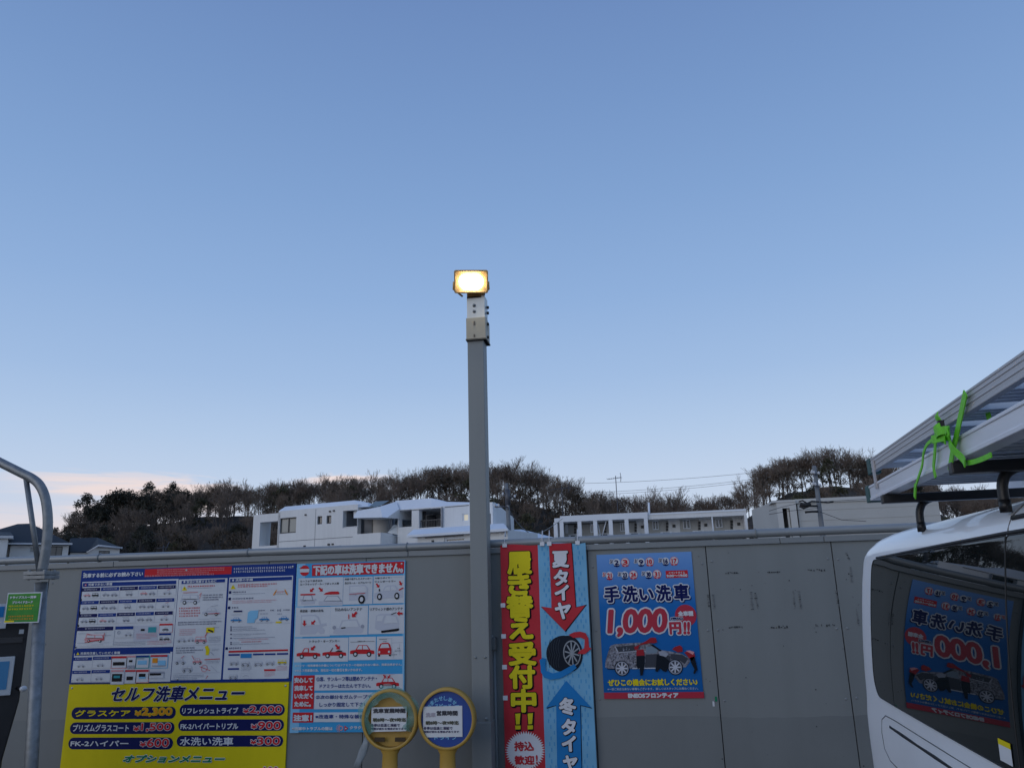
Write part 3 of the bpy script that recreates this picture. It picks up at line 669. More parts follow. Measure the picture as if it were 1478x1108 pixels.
A.text('option_title', 'オプションメニュー', 345, 1042, 850, 1078, M_green, 2, bold=2.0, shear=.28, outline=(2.4, M_white))
A.pill('option_bar#1', 612, 1106, 1142, 1170, M_green, 1); A.pill('option_bar#2', 62, 1112, 585, 1176, M_green, 1)
A.text('option_price', '100', 1050, 1102, 1120, 1150, M_red, 3, bold=2.0, outline=(3.4, M_white))
screws(t2, ((ax, bz-.004), (bx, .25)), -.012)
A.build(t2)

# ------------------------------------------------------------------ board 3: cars that cannot be washed
A = Art(-.014).view(0, 0, 1)
t3 = board('warning_board', A, 428.7, 813.5, 582.5, 1056, mat('sky_blue_board', (.05, .33, .62), .45, var=.03), 'sky blue and white board of red car pictograms right of the wash instructions', 'sign board')
A.view(0, 0, 1); A.rect('border', 428.7, 813.5, 431, 1057, M_lblue, 1); (a, b), (c, d) = A.pt(585.0, 808), A.pt(583, 1051)
A.put('border', [(c-.014, d), (c, d), (c, b-.002), (c-.014, b-.002)], [(0, 1, 2, 3)], M_lblue, 1)
A.view(420, 805, 8.211)
A.disc('no_entry_mark', 163, 148, 64, M_red, 2); A.rect('no_entry_mark', 108, 130, 218, 166, M_white, 3)
A.poly('heading_band', [(252,80),(1345,38),(1338,180),(250,212)], M_red, 2)
A.text('heading', '下記の車は洗車できません。', 272, 92, 1325, 168, M_white, 4, bold=6.5)
for (x0, y0, x1, y1) in ((92,240,612,558),(625,228,965,542),(980,214,1344,530),(62,585,460,925),(472,572,908,905),(925,558,1342,892)): A.rect('pictogram_cell', x0, y0, x1, y1, M_white, 2)
def T3(body, x0, y0, x1, y1, b=.5, m=M_black): A.text('caption', body, x0, y0, x1, y1, m, 4, bold=b)
T3('ルーフより突き出た', 112, 262, 376, 278); T3('ルーフキャリア・ルーフボックス等', 112, 300, 570, 312)
T3('改造で低下したステッカー', 640, 238, 955, 252); T3('及びモール・エアロパーツ', 640, 285, 950, 300)
T3('大型スポイラー', 995, 228, 1205, 240); T3('フェンダーミラー', 995, 268, 1245, 284); A.greek('caption', 1215, 222, 1335, 232, 1, M_grey, 4)
P_ = 'pictogram'
def cabin(x0, x1, xa, xb, yt, yb, m=M_lgrey): A.poly(P_, [(x0, yb), (xa, yt), (xb, yt), (x1, yb)], M_grey, 3); A.poly(P_, [(x0+12, yb-6), (xa+8, yt+8), (xb-8, yt+8), (x1-12, yb-6)], M_white, 4)
cabin(135, 270, 155, 250, 438, 505); A.rect(P_, 125, 500, 285, 545, M_lgrey, 3); A.rect(P_, 115, 425, 290, 437, M_red, 4); A.disc(P_, 120, 497, 14, M_lgrey, 4); A.disc(P_, 290, 493, 14, M_lgrey, 4); A.line(P_, [(152,505),(180,500)], 8, M_black, 6)
cabin(385, 605, 430, 560, 445, 510); A.rect(P_, 330, 510, 605, 548, M_lgrey, 3); A.poly(P_, [(388,432),(410,412),(470,396),(560,394),(578,412),(570,428)], M_red, 5)
arrow(A, P_, 250, 378, 60, 135, M_red); arrow(A, P_, 355, 372, 60, 45, M_red)
A.poly(P_, [(690,325),(880,315),(915,350),(912,490),(690,505)], M_lgrey, 3); A.poly(P_, [(705,340),(875,330),(900,365),(900,400),(705,410)], M_white, 4); A.line(P_, [(695,428),(880,415)], 7, M_red, 6); A.line(P_, [(695,432),(760,428),(775,445)], 5, M_grey, 6)
A.disc(P_, 840, 488, 43, M_black, 6, ry=52); A.disc(P_, 840, 488, 22, M_white, 7, ry=28)
A.poly(P_, [(985,480),(990,410),(1085,390),(1115,335),(1150,322),(1235,318),(1260,340),(1275,380),(1325,390),(1328,450),(1318,468)], M_lgrey, 3); A.poly(P_, [(1100,388),(1130,345),(1175,335),(1178,383)], M_white, 4); A.poly(P_, [(1188,382),(1186,335),(1230,333),(1255,378)], M_white, 4)
for x, y in ((1052, 457), (1257, 447)): A.disc(P_, x, y, 31, M_black, 6, ry=40); A.disc(P_, x, y, 16, M_white, 7, ry=22)
arrow(A, P_, 1030, 325, 55, 55, M_red); arrow(A, P_, 1300, 298, 55, 65, M_red); A.line(P_, [(1285,378),(1330,352)], 14, M_red, 6); A.line(P_, [(1050,368),(1050,390)], 14, M_black, 6)
T3('再塗装・塗装の劣化', 110, 612, 388, 636); T3('引込めないアンテナ', 525, 592, 845, 622); T3('リアウィンド部のアンテナ', 938, 588, 1328, 615)
A.poly(P_, [(110,905),(122,675),(290,668),(330,690),(360,775),(420,770),(425,800),(370,812),(400,850),(395,895),(350,900),(320,865),(290,900)], M_lgrey, 3); A.poly(P_, [(130,805),(135,690),(280,685),(315,705),(345,790)], M_white, 4)
arrow(A, P_, 163, 770, 66, 90, M_red, 6); arrow(A, P_, 268, 762, 62, 135, M_red, 6)
A.poly(P_, [(500,890),(520,825),(570,825),(605,735),(785,722),(825,810),(865,810),(855,875),(830,890),(560,900)], M_lgrey, 3); A.poly(P_, [(590,820),(620,748),(775,738),(805,810)], M_white, 4); A.line(P_, [(688,720),(688,668)], 10, M_red, 6); arrow(A, P_, 755, 668, 80, 135, M_red, 6); A.line(P_, [(600,828),(645,822)], 12, M_black, 6); A.disc(P_, 515, 822, 22, M_grey, 4); A.disc(P_, 850, 808, 22, M_grey, 4)
A.poly(P_, [(995,830),(1010,680),(1050,660),(1200,655),(1255,680),(1285,770),(1280,830),(1080,860),(1020,850)], M_lgrey, 3); A.poly(P_, [(1015,745),(1028,685),(1105,680),(1085,745)], M_white, 4); A.poly(P_, [(1100,775),(1130,680),(1240,690),(1268,765)], M_white, 4); A.poly(P_, [(1070,860),(1283,830),(1285,848),(1270,862),(1075,885)], M_black, 5); arrow(A, P_, 1292, 655, 66, 180, M_red, 6); A.line(P_, [(1190,668),(1250,642)], 8, M_black, 6)
A.view(410, 920, 7.642)
for (x0, y0, x1, y1) in ((120,8,705,260),(718,-8,1010,242),(1025,-14,1316,236)): A.rect('pictogram_cell', x0, y0, x1, y1, M_white, 2)
T3('トラック・オープンカー', 285, 26, 618, 46)
car(A, P_, 140, 108, 262, 122, M_red, M_black, 3, 'truck'); car(A, P_, 425, 100, 262, 122, M_red, M_black, 3, 'open'); car(A, P_, 730, 72, 268, 134, M_red, M_black, 3)
arrow(A, P_, 322, 112, 62, 135, M_red, 6); arrow(A, P_, 592, 100, 66, 50, M_red, 6); A.poly(P_, [(565,152),(600,135),(645,140),(640,152)], M_black, 6); A.line(P_, [(518,150),(540,110)], 6, M_black, 6)
A.line(P_, [(735,46),(1000,36)], 3, M_black, 4); A.greek('caption', 815, 32, 900, 46, 1, M_black, 5, .9)
A.poly(P_, [(1035,185),(1040,120),(1062,68),(1085,55),(1150,52),(1170,70),(1185,120),(1185,180)], M_red, 4); A.poly(P_, [(1060,112),(1078,70),(1150,66),(1165,108)], M_white, 5); A.poly(P_, [(1040,185),(1060,185),(1060,205),(1040,205)], M_black, 4); A.poly(P_, [(1158,182),(1180,182),(1180,200),(1158,200)], M_black, 4)
for x, y in ((1053, 156), (1160, 152)): A.disc(P_, x, y, 12, M_white, 6)
A.line(P_, [(1045,12),(1190,6),(1190,200)], 2, M_grey, 4); A.line(P_, [(1190,55),(1310,48)], 2, M_grey, 4); A.line(P_, [(1275,60),(1278,190)], 2, M_grey, 4); A.line(P_, [(1210,220),(1212,150),(1240,148)], 2, M_grey, 4)
for p in ((1055,10,1130,20),(1095,34,1130,44),(1255,108,1285,122),(1225,138,1300,148),(1190,180,1270,190)): A.greek('caption', *p, 1, M_black, 5, .9)
A.text('notice_lettering', '※ベンツ・低車高車等の全幅についてはドアミラーの格納が行われる車は、洗車出来ません。', 125, 308, 1300, 296, M_white, 2, bold=1.0) if False else None
A.text('notice_lettering', '※ベンツ・特殊車等の外装についてはドアミラーの格納されない車は、洗車出来ません。', 125, 296, 1300, 304, M_white, 2, bold=1.2)
A.text('notice_lettering', '※セルフ洗車機の為、当社は一切の責任を負いかねます。', 122, 346, 862, 366, M_white, 2, bold=1.2)
A.rect('heading_band', 108, 415, 326, 782, M_red, 2); A.rect('heading_band', 98, 822, 322, 932, M_red, 2)
for i, sx in enumerate(('安心して', '洗車して', 'いただく', 'ために。')): A.text('heading', sx, 120, 440+88*i, 316 if i < 3 else 296, 490+88*i, M_white, 4, bold=4)
A.text('heading', '注意！', 112, 850, 306, 912, M_white, 4, bold=5)
A.rect('text_panel', 342, 408, 1312, 570, M_white, 2); A.rect('text_panel', 338, 606, 1306, 780, M_white, 2); A.rect('text_panel', 330, 822, 1300, 924, M_white, 2)
T3('①窓、サンルーフ等は閉めアンテナ・', 362, 430, 1025, 470, 1.2, M_blue); T3('ドアミラーはたたんで下さい。', 398, 512, 955, 548, 1.2, M_blue)
T3('②次の部分をガムテープで', 355, 632, 968, 668, 1.2, M_blue); T3('しっかり固定して下さい。', 395, 712, 945, 754, 1.2, M_blue)
T3('※改造車・特殊な装備車', 350, 846, 945, 886, 1.2, M_blue)
car(A, P_, 1018, 432, 252, 126, M_red, M_black, 3); arrow(A, P_, 1112, 420, 40, 50, M_red, 7); arrow(A, P_, 1160, 425, 40, 130, M_red, 7); A.greek('caption', 1030, 402, 1265, 412, 1, M_pink, 5)
A.text('notice_lettering', '※洗車中トラブルの際は', 92, 982, 535, 1016, M_white, 2, bold=2.2); A.text('notice_lettering', 'クラクション', 728, 972, 985, 1004, M_white, 2, bold=2.2)
A.poly(P_, [(668,965),(710,995),(668,1028)], M_red, 3)
for k in range(7):
    q = R(120+k*20); A.line(P_, [(635+25*math.cos(q), 995+25*math.sin(q)), (635+60*math.cos(q), 995+50*math.sin(q))], 5, M_pink, 3)
A.disc(P_, 628, 995, 26, M_pink, 3, hole=.6)
A.view(0, 0, 1); screws(t3, (A.pt(428.7, 813.5), A.pt(582.5, 1056)), -.014)
A.build(t3)

# ------------------------------------------------------------------ tall fabric banner hanging from the rail
def wave(x, z): return .004*math.sin(9*z+3*x)+.005*math.sin(21*x+2.2*z)*(.4+.6*max(0, (1.9-z)))+.003*math.sin(27*z+9*x)
M_cred = mat('red_cloth', (.50, .018, .03), .75, var=.05, vscale=4, bump=.08, bscale=40)
M_cblue = mat('light_blue_cloth', (.17, .42, .62), .75, var=.05, vscale=4)
M_cyan = mat('banner_cyan', (.02, .20, .50), .7); M_mark = mat('banner_pattern', (.10, .34, .60), .75)
M_cyel = mat('banner_yellow', (.72, .60, .02), .7); M_cwhite = mat('banner_white', (.70, .70, .72), .7); M_cblack = mat('banner_black', (.012, .01, .012), .75)
A = Art(-.035, wave).view(0, 0, 1)
(bx0, bz1), _ = A.pt(722, 787), 0; (bx1, _z), (bxm, _q) = A.pt(845, 783), A.pt(776, 785)
bz0 = bz1-1.80
ban = thing('fabric_banner', ((bx0+bx1)/2, -.035, bz0), 'tall red and light blue fabric banner about tyre changes, right of the lamp post', 'banner')
n1, n2 = 22, 66
def cloth(name, xa, xb, m, lay):
    k = MB(); P = []; F = []
    na = max(2, int(n1*(xb-xa)/(bx1-bx0)))
    for i in range(n2+1):
        for j in range(na+1):
            x = xa+(xb-xa)*j/na; z = bz0+(bz1-bz0)*i/n2; top = .006*math.sin((x-bx0)*22)*(i/n2)**6
            P.append((x, -.035-.001*lay+wave(x, z), z+top))
    for i in range(n2):
        for j in range(na): F.append((i*(na+1)+j, i*(na+1)+j+1, (i+1)*(na+1)+j+1, (i+1)*(na+1)+j))
    k.mesh(P, F, m, True); return k.build(name, ban, fixn=False)
cloth('red_half', bx0, bxm, M_cred, 0); cloth('blue_half', bxm, bx1, M_cblue, 0)
A.view(715, 775, 6.52)
def B(x, y): return (x, y)
# little printed marks of the blue half
for r in range(60):
    for c in range(9):
        z = bz1-.03-r*.032; x = bxm+.03+c*(bx1-bxm-.05)/8+(.012 if r % 2 else 0)+rnd.uniform(-.003, .003)
        if z < bz0+.03 or x > bx1-.02 or rnd.random() < .25: continue
        A.put('pattern', [(x-.004, z-.011), (x+.004, z-.011), (x+.004, z+.011), (x-.004, z+.011)], [(0, 1, 2, 3)], M_mark, 1)
chars = [('履',118,148,338,335),('き',125,348,330,530),('替',112,548,352,745),('え',140,760,350,945)]
for ch, x0, y0, x1, y1 in chars: A.text('lettering', ch, x0, y0, x1, y1, M_cyel, 4, bold=11, outline=(7, M_cblack), drop=(9, 9, M_cblack, 16))
A.view(715, 938, 6.52)
A.text('lettering', '受', 130, -68, 378, 130, M_cyel, 4, bold=11, outline=(7, M_cblack), drop=(9, 9, M_cblack, 16))
for ch, x0, y0, x1, y1 in [('付',138,150,368,350),('中',155,372,378,570)]: A.text('lettering', ch, x0, y0, x1, y1, M_cyel, 4, bold=11, outline=(7, M_cblack), drop=(9, 9, M_cblack, 16))
for x in (190, 305):
    for P, mm, ly in (([(x-7,582),(x+64,578),(x+56,756),(x+4,758)], M_cblack, 3), ([(x,592),(x+48,588),(x+42,690),(x+8,692)], M_cyel, 5), ([(x,703),(x+50,702),(x+50,738),(x+2,740)], M_cyel, 5)): A.poly('lettering', P, mm, ly)
P = []
for k in range(96):
    q = 2*math.pi*k/96; r = 188 if k % 2 else 156; P.append((280+r*math.cos(q), 945+r*1.02*math.sin(q)))
A.poly('burst', P, M_cwhite, 2)
for body, x0, y0, x1, y1 in (('持込', 182, 856, 362, 940), ('歓迎', 185, 988, 368, 1068)): A.text('burst', body, x0, y0, x1, y1, M_cred, 4, bold=3.5)
A.text('burst', '!', 385, 985, 398, 1062, M_cred, 4, bold=3.5)
A.view(715, 775, 6.52)
A.poly('down_arrow', [(505,60),(722,56),(762,655),(862,632),(663,890),(432,655),(530,664)], M_cblack, 2)
A.poly('down_arrow', [(505,60),(715,56),(755,660),(846,640),(655,882),(432,650),(530,664)], M_cred, 3)
for ch, x0, y0, x1, y1 in (('夏',538,138,688,276),('タ',552,312,682,445),('イ',562,455,692,585),('ヤ',566,620,708,760)): A.text('tyre_lettering', ch, x0, y0, x1, y1, M_cwhite, 5, bold=7.5, outline=(5, M_cblack), drop=(6, 6, M_cblack, 11))
A.view(715, 938, 6.52)
A.poly('up_arrow', [(667,290),(912,550),(805,522),(828,1500),(595,1500),(575,520),(478,552)], M_cblack, 2)
A.poly('up_arrow', [(667,285),(905,540),(798,514),(820,1500),(590,1500),(572,516),(474,542)], M_cyan, 3)
for ch, x0, y0, x1, y1 in (('冬',602,450,758,600),('タ',628,648,756,785),('イ',630,805,758,940),('ヤ',642,990,770,1120)): A.text('tyre_lettering', ch, x0, y0, x1, y1, M_cwhite, 5, bold=7.5, outline=(5, M_cblack), drop=(6, 6, M_cblack, 11))
# the printed tyre with its two curved arrows
M_tyre = mat('banner_tyre', (.015, .02, .03), .7); M_rim = mat('banner_rim', (.30, .32, .34), .6); M_tread = mat('banner_tread', (.04, .05, .065), .7)
A.view(715, 775, 6.52)
def ell(cx, cy, rx, ry, rot, n=40):
    c, s_ = math.cos(R(rot)), math.sin(R(rot)); return [(cx+rx*math.cos(2*math.pi*k/n)*c-ry*math.sin(2*math.pi*k/n)*s_, cy+rx*math.cos(2*math.pi*k/n)*s_+ry*math.sin(2*math.pi*k/n)*c) for k in range(n)]
A.poly('printed_tyre', ell(640, 1095, 160, 172, 0), M_tyre, 2); A.poly('printed_tyre', ell(690, 1095, 132, 172, -6), M_tyre, 3)
for k in range(5): A.line('printed_tyre', [(520+k*22-16*abs(math.sin(t*.52))+0, 960+t*24) for t in range(0, 12)], 5, M_tread, 4)
A.poly('printed_tyre', ell(722, 1090, 82, 122, -6), M_rim, 5); A.poly('printed_tyre', ell(722, 1090, 72, 110, -6), M_tyre, 6)
for k in range(10):
    q = R(k*36+10); A.line('printed_tyre', [(722+12*math.cos(q), 1090+18*math.sin(q)), (722+66*math.cos(q), 1090+104*math.sin(q))], 12, M_rim, 7)
A.poly('printed_tyre', ell(722, 1090, 14, 20, 0), M_rim, 8)
A.poly('swap_arrow', [(690,915),(740,892),(800,885),(850,900),(876,950),(882,1030),(905,1045),(842,1098),(775,1092),(800,1062),(838,1040),(842,960),(800,940),(735,945),(712,930)], M_cred, 9)
A.view(715, 938, 6.52)
A.poly('swap_arrow', [(415,92),(445,68),(478,80),(470,140),(475,190),(540,215),(620,195),(700,150),(745,128),(765,165),(700,215),(610,262),(520,275),(460,255),(428,205),(425,150)], M_cyan, 9)
ORG_top = bz1
A.build(ban)
m = MB()
for x in (bx0+.03, bxm+.03, bx0+.32, bx1-.05):
    m.box((x-.014, -.046, bz1-.012), (x+.014, -.026, bz1+.012), M_cwhite); m.tube([(x, -.03, bz1+.01), (x, -.034, bz1+.04), (x, -.004, 2.012), (x, .02, 1.985)], .003, M_cwhite, n=5)
m.build('tie', ban)
for k in range(5):
    z = onY(728, 873+k*44.5, -.035).z if k < 4 else bz0+.25
    m = MB(); m.box((bx0-.004, -.044+wave(bx0, z), z-.013), (bx0+.025, -.036+wave(bx0, z), z+.013), M_cwhite); m.build('loop', ban)

# ------------------------------------------------------------------ hand wash poster
A = Art(-.006).view(0, 0, 1)
M_post = mat('poster_print', (.02, .12, .35), .42, bump=.05, bscale=4)
t = M_post.node_tree; b = t.nodes['Principled BSDF']; c = t.nodes.new('ShaderNodeTexCoord'); sp = t.nodes.new('ShaderNodeSeparateXYZ'); rp = t.nodes.new('ShaderNodeValToRGB')
t.links.new(c.outputs['Object'], sp.inputs[0]); mr = t.nodes.new('ShaderNodeMapRange'); mr.inputs[1].default_value = 0; mr.inputs[2].default_value = .86
t.links.new(sp.outputs['Z'], mr.inputs[0]); t.links.new(mr.outputs[0], rp.inputs[0]); t.links.new(rp.outputs[0], b.inputs['Base Color'])
rp.color_ramp.elements[0].color = (.006, .10, .32, 1); rp.color_ramp.elements[1].color = (.16, .33, .66, 1); e = rp.color_ramp.elements.new(.62); e.color = (.012, .14, .42, 1)
(a0, b0_), (c0, d0) = A.pt(860.8, 800.3), A.pt(1015.7, 1006.4)
pos = thing('wash_poster', ((a0+c0)/2, -.004, d0), 'blue hand car wash poster with big red price on the bare fence', 'poster')
m = MB(); m.box((a0, -.006, d0), (c0, -.0035, b0_), M_post); m.build('sheet', pos)
A.view(855, 790, 8.958)
def date(x, y, a, b2, red_first=False):
    A.text('dates', '3/', x-48, y-26, x-4, y+18, M_navy if not red_first else M_red, 3, bold=1.5, shear=.2, outline=(7, M_white))
    A.disc('dates', x+42, y+8, 46, M_white, 2); A.text('dates', a, x+14, y-18, x+68, y+36, M_red if red_first else M_navy, 4, bold=3.2)
    A.disc('dates', x+42, y+56, 13, M_red if red_first else M_navy, 4, n=12); A.poly('dates', [(x+2,y+48),(x+84,y+46),(x+70,y+62),(x+16,y+64)], M_red if red_first else M_navy, 3)
    if b2:
        A.disc('dates', x+152, y+4, 54, M_red, 1); A.disc('dates', x+152, y+4, 49, M_white, 2); A.text('dates', b2, x+120, y-22, x+182, y+32, M_red, 4, bold=3.2)
        A.poly('dates', [(x+108,y+44),(x+198,y+42),(x+184,y+60),(x+122,y+62)], M_red, 3); A.disc('dates', x+152, y+52, 13, M_pink, 4, n=12)
date(272, 182, '2', '3'); date(588, 176, '9', '10'); date(905, 166, '16', '17')
date(180, 350, '21', None, True); date(378, 345, '23', '24'); date(685, 336, '30', '31')
A.rect('event_time', 946, 298, 1238, 384, M_red, 2); A.text('event_time', 'イベントタイム', 985, 312, 1195, 330, M_white, 3, bold=1.2); A.text('event_time', '9:00～19:00', 960, 350, 1226, 372, M_white, 3, bold=2.6)
for ch, x0, y0, x1, y1 in (('手',155,508,345,700),('洗',388,502,585,692),('い',610,540,790,672),('洗',822,490,1015,682),('車',1052,478,1250,678)): A.text('heading', ch, x0, y0, x1, y1, M_navy, 3, bold=8, outline=(13, M_white), drop=(12, 12, M_navy, 20))
M_pred = mat('poster_red', (.42, .008, .035), .42)
A.view(860, 890, 8.867)
A.text('price', '1,000', 145, -85, 918, 228, M_pred, 4, bold=15, shear=.12, outline=(19, M_white), space=.93)
A.disc('price', 1150, -20, 130, M_pred, 2, n=40); A.text('price', '全車種', 1052, -72, 1245, -18, M_white, 3, bold=4)
A.text('price', '[税込]', 962, 5, 1108, 32, M_navy, 5, bold=2.5, outline=(6, M_white))
A.text('price', '円', 944, 72, 1090, 212, M_pred, 5, bold=9, outline=(14, M_white)); A.text('price', '!!', 1118, 68, 1205, 212, M_pred, 5, bold=9, shear=.1, outline=(12, M_white))
# the picture: a foam covered car being washed by staff in red
M_foam = mat('foam_print', (.05, .05, .07), .45, col2=(.34, .34, .38), vscale=70); M_foam2 = mat('foam_print_dark', (.05, .055, .07), .45); M_leg = mat('trouser_print', (.008, .012, .02), .5); M_shirt = mat('shirt_print', (.33, .02, .03), .5)
q = 'picture'
A.poly(q, [(120,640),(125,560),(160,440),(190,365),(250,345),(480,330),(640,322),(720,345),(830,420),(960,440),(1100,470),(1190,520),(1205,570),(1150,640),(700,660),(160,665)], M_foam, 2)
A.poly(q, [(255,380),(500,355),(505,430),(300,450)], M_foam2, 3); A.poly(q, [(640,380),(720,375),(800,420),(770,462),(650,468)], mat('poster_glass', (.16, .22, .28), .4), 3); A.poly(q, [(690,350),(730,350),(840,425),(825,440)], M_leg, 4)
A.poly(q, [(640,480),(800,470),(960,500),(940,640),(630,650)], M_foam2, 3); A.poly(q, [(960,470),(1100,480),(1180,530),(1140,600),(1080,560),(960,540)], M_foam2, 3)
A.line(q, [(470,655),(760,652)], 12, M_lgrey, 5); A.line(q, [(150,660),(260,668)], 12, M_leg, 4); A.line(q, [(300,450),(520,438),(640,440)], 7, M_lgrey, 5); A.line(q, [(250,385),(285,448)], 8, M_lgrey, 5)
for x, y in ((335, 655), (1015, 640)):
    A.disc(q, x, y, 92, M_leg, 4, ry=90); A.disc(q, x, y, 80, M_grey, 5, ry=80); A.disc(q, x, y, 66, M_foam2, 6, ry=68)
    for k in range(8):
        w = R(45*k); A.line(q, [(x, y), (x+66*math.cos(w), y+68*math.sin(w))], 17, M_lgrey, 7)
A.poly(q, [(520,495),(620,490),(625,600),(600,740),(570,750),(560,650),(535,660),(520,620)], M_leg, 8)
A.poly(q, [(780,480),(870,500),(940,560),(930,640),(900,700),(860,690),(820,650),(790,700),(760,690),(770,620)], M_leg, 8)
A.poly(q, [(1200,520),(1260,500),(1285,600),(1300,670),(1265,725),(1245,715),(1262,665),(1225,600)], M_leg, 8)
A.poly(q, [(490,380),(560,350),(650,300),(700,262),(765,262),(785,320),(740,335),(690,330),(560,360),(540,410),(500,420)], M_shirt, 8)
A.poly(q, [(975,410),(1010,380),(1075,360),(1105,385),(1110,440),(1050,450)], M_shirt, 8); A.poly(q, [(1130,450),(1190,430),(1250,440),(1270,500),(1230,560),(1190,520)], M_shirt, 8)
A.poly(q, [(520,420),(610,410),(625,490),(520,495)], M_shirt, 7); A.poly(q, [(800,440),(870,430),(930,470),(900,510),(820,500)], M_grey, 7); A.poly(q, [(1150,430),(1200,425),(1260,445),(1240,480)], M_pink, 9)
for x, y in (): A.disc(q, x, y, 22, mat('skin_print', (.40, .26, .22), .5), 9, n=12)
for k in range(150):
    x = rnd.uniform(170, 520); y = rnd.uniform(370, 620); A.disc(q, x, y, rnd.uniform(2, 9), M_grey if rnd.random() < .5 else M_foam2, 4, n=6)
A.text('invitation', 'ぜひこの機会にお試しください♪', 155, 798, 1302, 868, M_yel, 3, bold=3.4)
A.text('small_print', '※一部ご対応出来ない車種もございます。 詳しくはスタッフにお尋ねください。', 150, 906, 1310, 926, M_lgrey, 3, bold=.5)
A.rect('maker_band', 105, 966, 1388, 1036, M_pred, 2); A.text('maker_band', 'ENEOSフロンティア', 415, 978, 1055, 1028, M_white, 3, bold=5)
A.build(pos)

# ------------------------------------------------------------------ two yellow round-headed sign stands
M_ystand = mat('yellow_plastic', (.44, .27, .05), .42, var=.12, vscale=7, bump=.04, bscale=18)
M_disc = mat('blue_disc', (.01, .055, .28), .4); M_film = mat('green_plastic_film', (.13, .34, .29), .18, alpha=.5, bump=.5, bscale=16)
def stand(cx, cz, y, lean, wrapped, label):
    s_ = thing('sign_stand', (cx, y+.03, 0), label, 'sign stand', 'yellow round-headed sign stands before the fence'); r = .165
    m = MB(); m.lathe([(r-.018, .018), (r-.006, .022), (r, .012), (r, -.03), (r-.006, -.036), (r-.018, -.03), (r-.018, .018)], (cx, y, cz), M_ystand, axis='y', n=56); m.build('ring_frame', s_)
    if not wrapped:
        m = MB(); m.lathe([(.0, .001), (r-.017, .001)], (cx, y, cz), M_disc, axis='y', n=48, smooth=False); m.build('disc_face', s_)
    else:
        m = MB(); m.lathe([(.0, -.028), (r-.017, -.028)], (cx, y, cz), M_ystand, axis='y', n=48, smooth=False)
        for dx in (-.06, .06): m.box((cx+dx-.03, y-.001, cz-.117), (cx+dx+.03, y+.004, cz-.095), mat('slot_shadow', (.05, .03, .01), .7))
        m.build('disc_face', s_)
    m = MB()
    prof = [(.060, -.155), (.044, -.185), (.046, -.26), (.058, -.34), (.085, -.48), (.105, -.62), (.11, -.66)]
    P = []; n = 20
    rings = [[(cx+w*math.cos(2*math.pi*j/n)+lean*(-h-.15), y+.012+w*.55*math.sin(2*math.pi*j/n), cz+h) for j in range(n)] for w, h in prof]
    V = [p for rg in rings for p in rg]
    m.mesh(V, [(i*n+j, i*n+(j+1) % n, (i+1)*n+(j+1) % n, (i+1)*n+j) for i in range(len(prof)-1) for j in range(n)], M_ystand, True); m.build('neck', s_)
    m = MB(); zb = cz-.66; m.lathe([(.0, zb+.03), (.10, zb+.03), (.16, zb-.02), (.22, .12), (.24, .04), (.24, .0), (.0, .0)], (cx, y+.012, 0), M_ystand, n=36); m.build('weighted_base', s_)
    return s_
cL, cR = onY(563, 1037.5, -.5), onY(645, 1036.5, -.5)
sL = stand(cL.x, cL.z, -.5, -.02, True, 'left yellow round sign stand wrapped in torn greenish film, notice paper inside its empty ring')
sR = stand(cR.x, cR.z, -.5, .0, False, 'right yellow round sign stand with blue disc and white notice paper')
A = Art(-.506).view(500, 970, 7.39)
def paper(A, x0, y0, x1, y1, fade, y2=None):
    (a, b), (c, d) = A.pt(x0, y0), A.pt(x1, y1)
    m = MB(); n = 10; P = []
    for i in range(n+1):
        for j in range(n+1): P.append((a+(c-a)*j/n, A.Y+.0025*math.sin(3.1*i/n+j*.5)*.3, d+(b-d)*i/n+(.004*(j/n-.5))))
    m.mesh(P, [(i*(n+1)+j, i*(n+1)+j+1, (i+1)*(n+1)+j+1, (i+1)*(n+1)+j) for i in range(n) for j in range(n)], M_paper, True)
    return m
m = paper(A, 268, 368, 640, 628, 0); pL = m.build('notice_paper', sL, fixn=False)
m = paper(A, 818, 360, 1238, 688, 1); pR = m.build('notice_paper', sR, fixn=False)
M_ink = mat('notice_ink', (.03, .03, .04), .6); M_ink2 = mat('notice_ink_brown', (.06, .06, .03), .6); M_ink3 = mat('notice_ink_violet', (.03, .025, .09), .6); M_fade = mat('notice_ink_faded', (.40, .36, .40), .6)
def notice(dx, dy, w, faded):
    if not faded: A.text('lettering', '洗車営業時間', 288+dx, 385+dy, 626+dx, 428+dy, M_ink, 2, bold=2.4)
    else:
        A.text('lettering', '洗車', 848, 428, 950, 474, M_fade, 2, bold=2); A.text('lettering', '営業時間', 964, 408, 1184, 456, M_ink, 2, bold=2.2)
    A.text('lettering', '朝8時～夜9時迄', 284+dx, 484+dy, 636+dx, 522+dy, M_ink2, 2, bold=1.6)
    A.text('lettering', '冬季は低温と凍結で', 262+dx, 545+dy, 570+dx, 576+dy, M_ink3, 2, bold=.9)
    A.text('lettering', '時間が変わる場合があります', 262+dx, 588+dy, 640+dx, 602+dy+6, M_ink3, 2, bold=.9)
A.parts = {}; notice(0, 0, 0, False)
A.build(pL)
A.parts = {}; notice(562, 32, 0, True)
A.build(pR)
A = Art(-.5025).view(500, 970, 7.39)
for k, ch in enumerate('おまたせしません'):
    q = R(152-17.5*k); x = 1035+172*math.cos(q); y = 445-172*math.sin(q)*1.0
    V, F = glyphs(ch); (u, w) = A.pt(x, y); h = .021; cq, sq = math.cos(q-math.pi/2), math.sin(q-math.pi/2)
    P = [(u+(px-.5)*h*cq-(py-.5)*h*sq, w+(px-.5)*h*sq+(py-.5)*h*cq) for px, py in V]
    A.rings('disc_lettering', P, F, M_lblue, 1, .0009, 0)
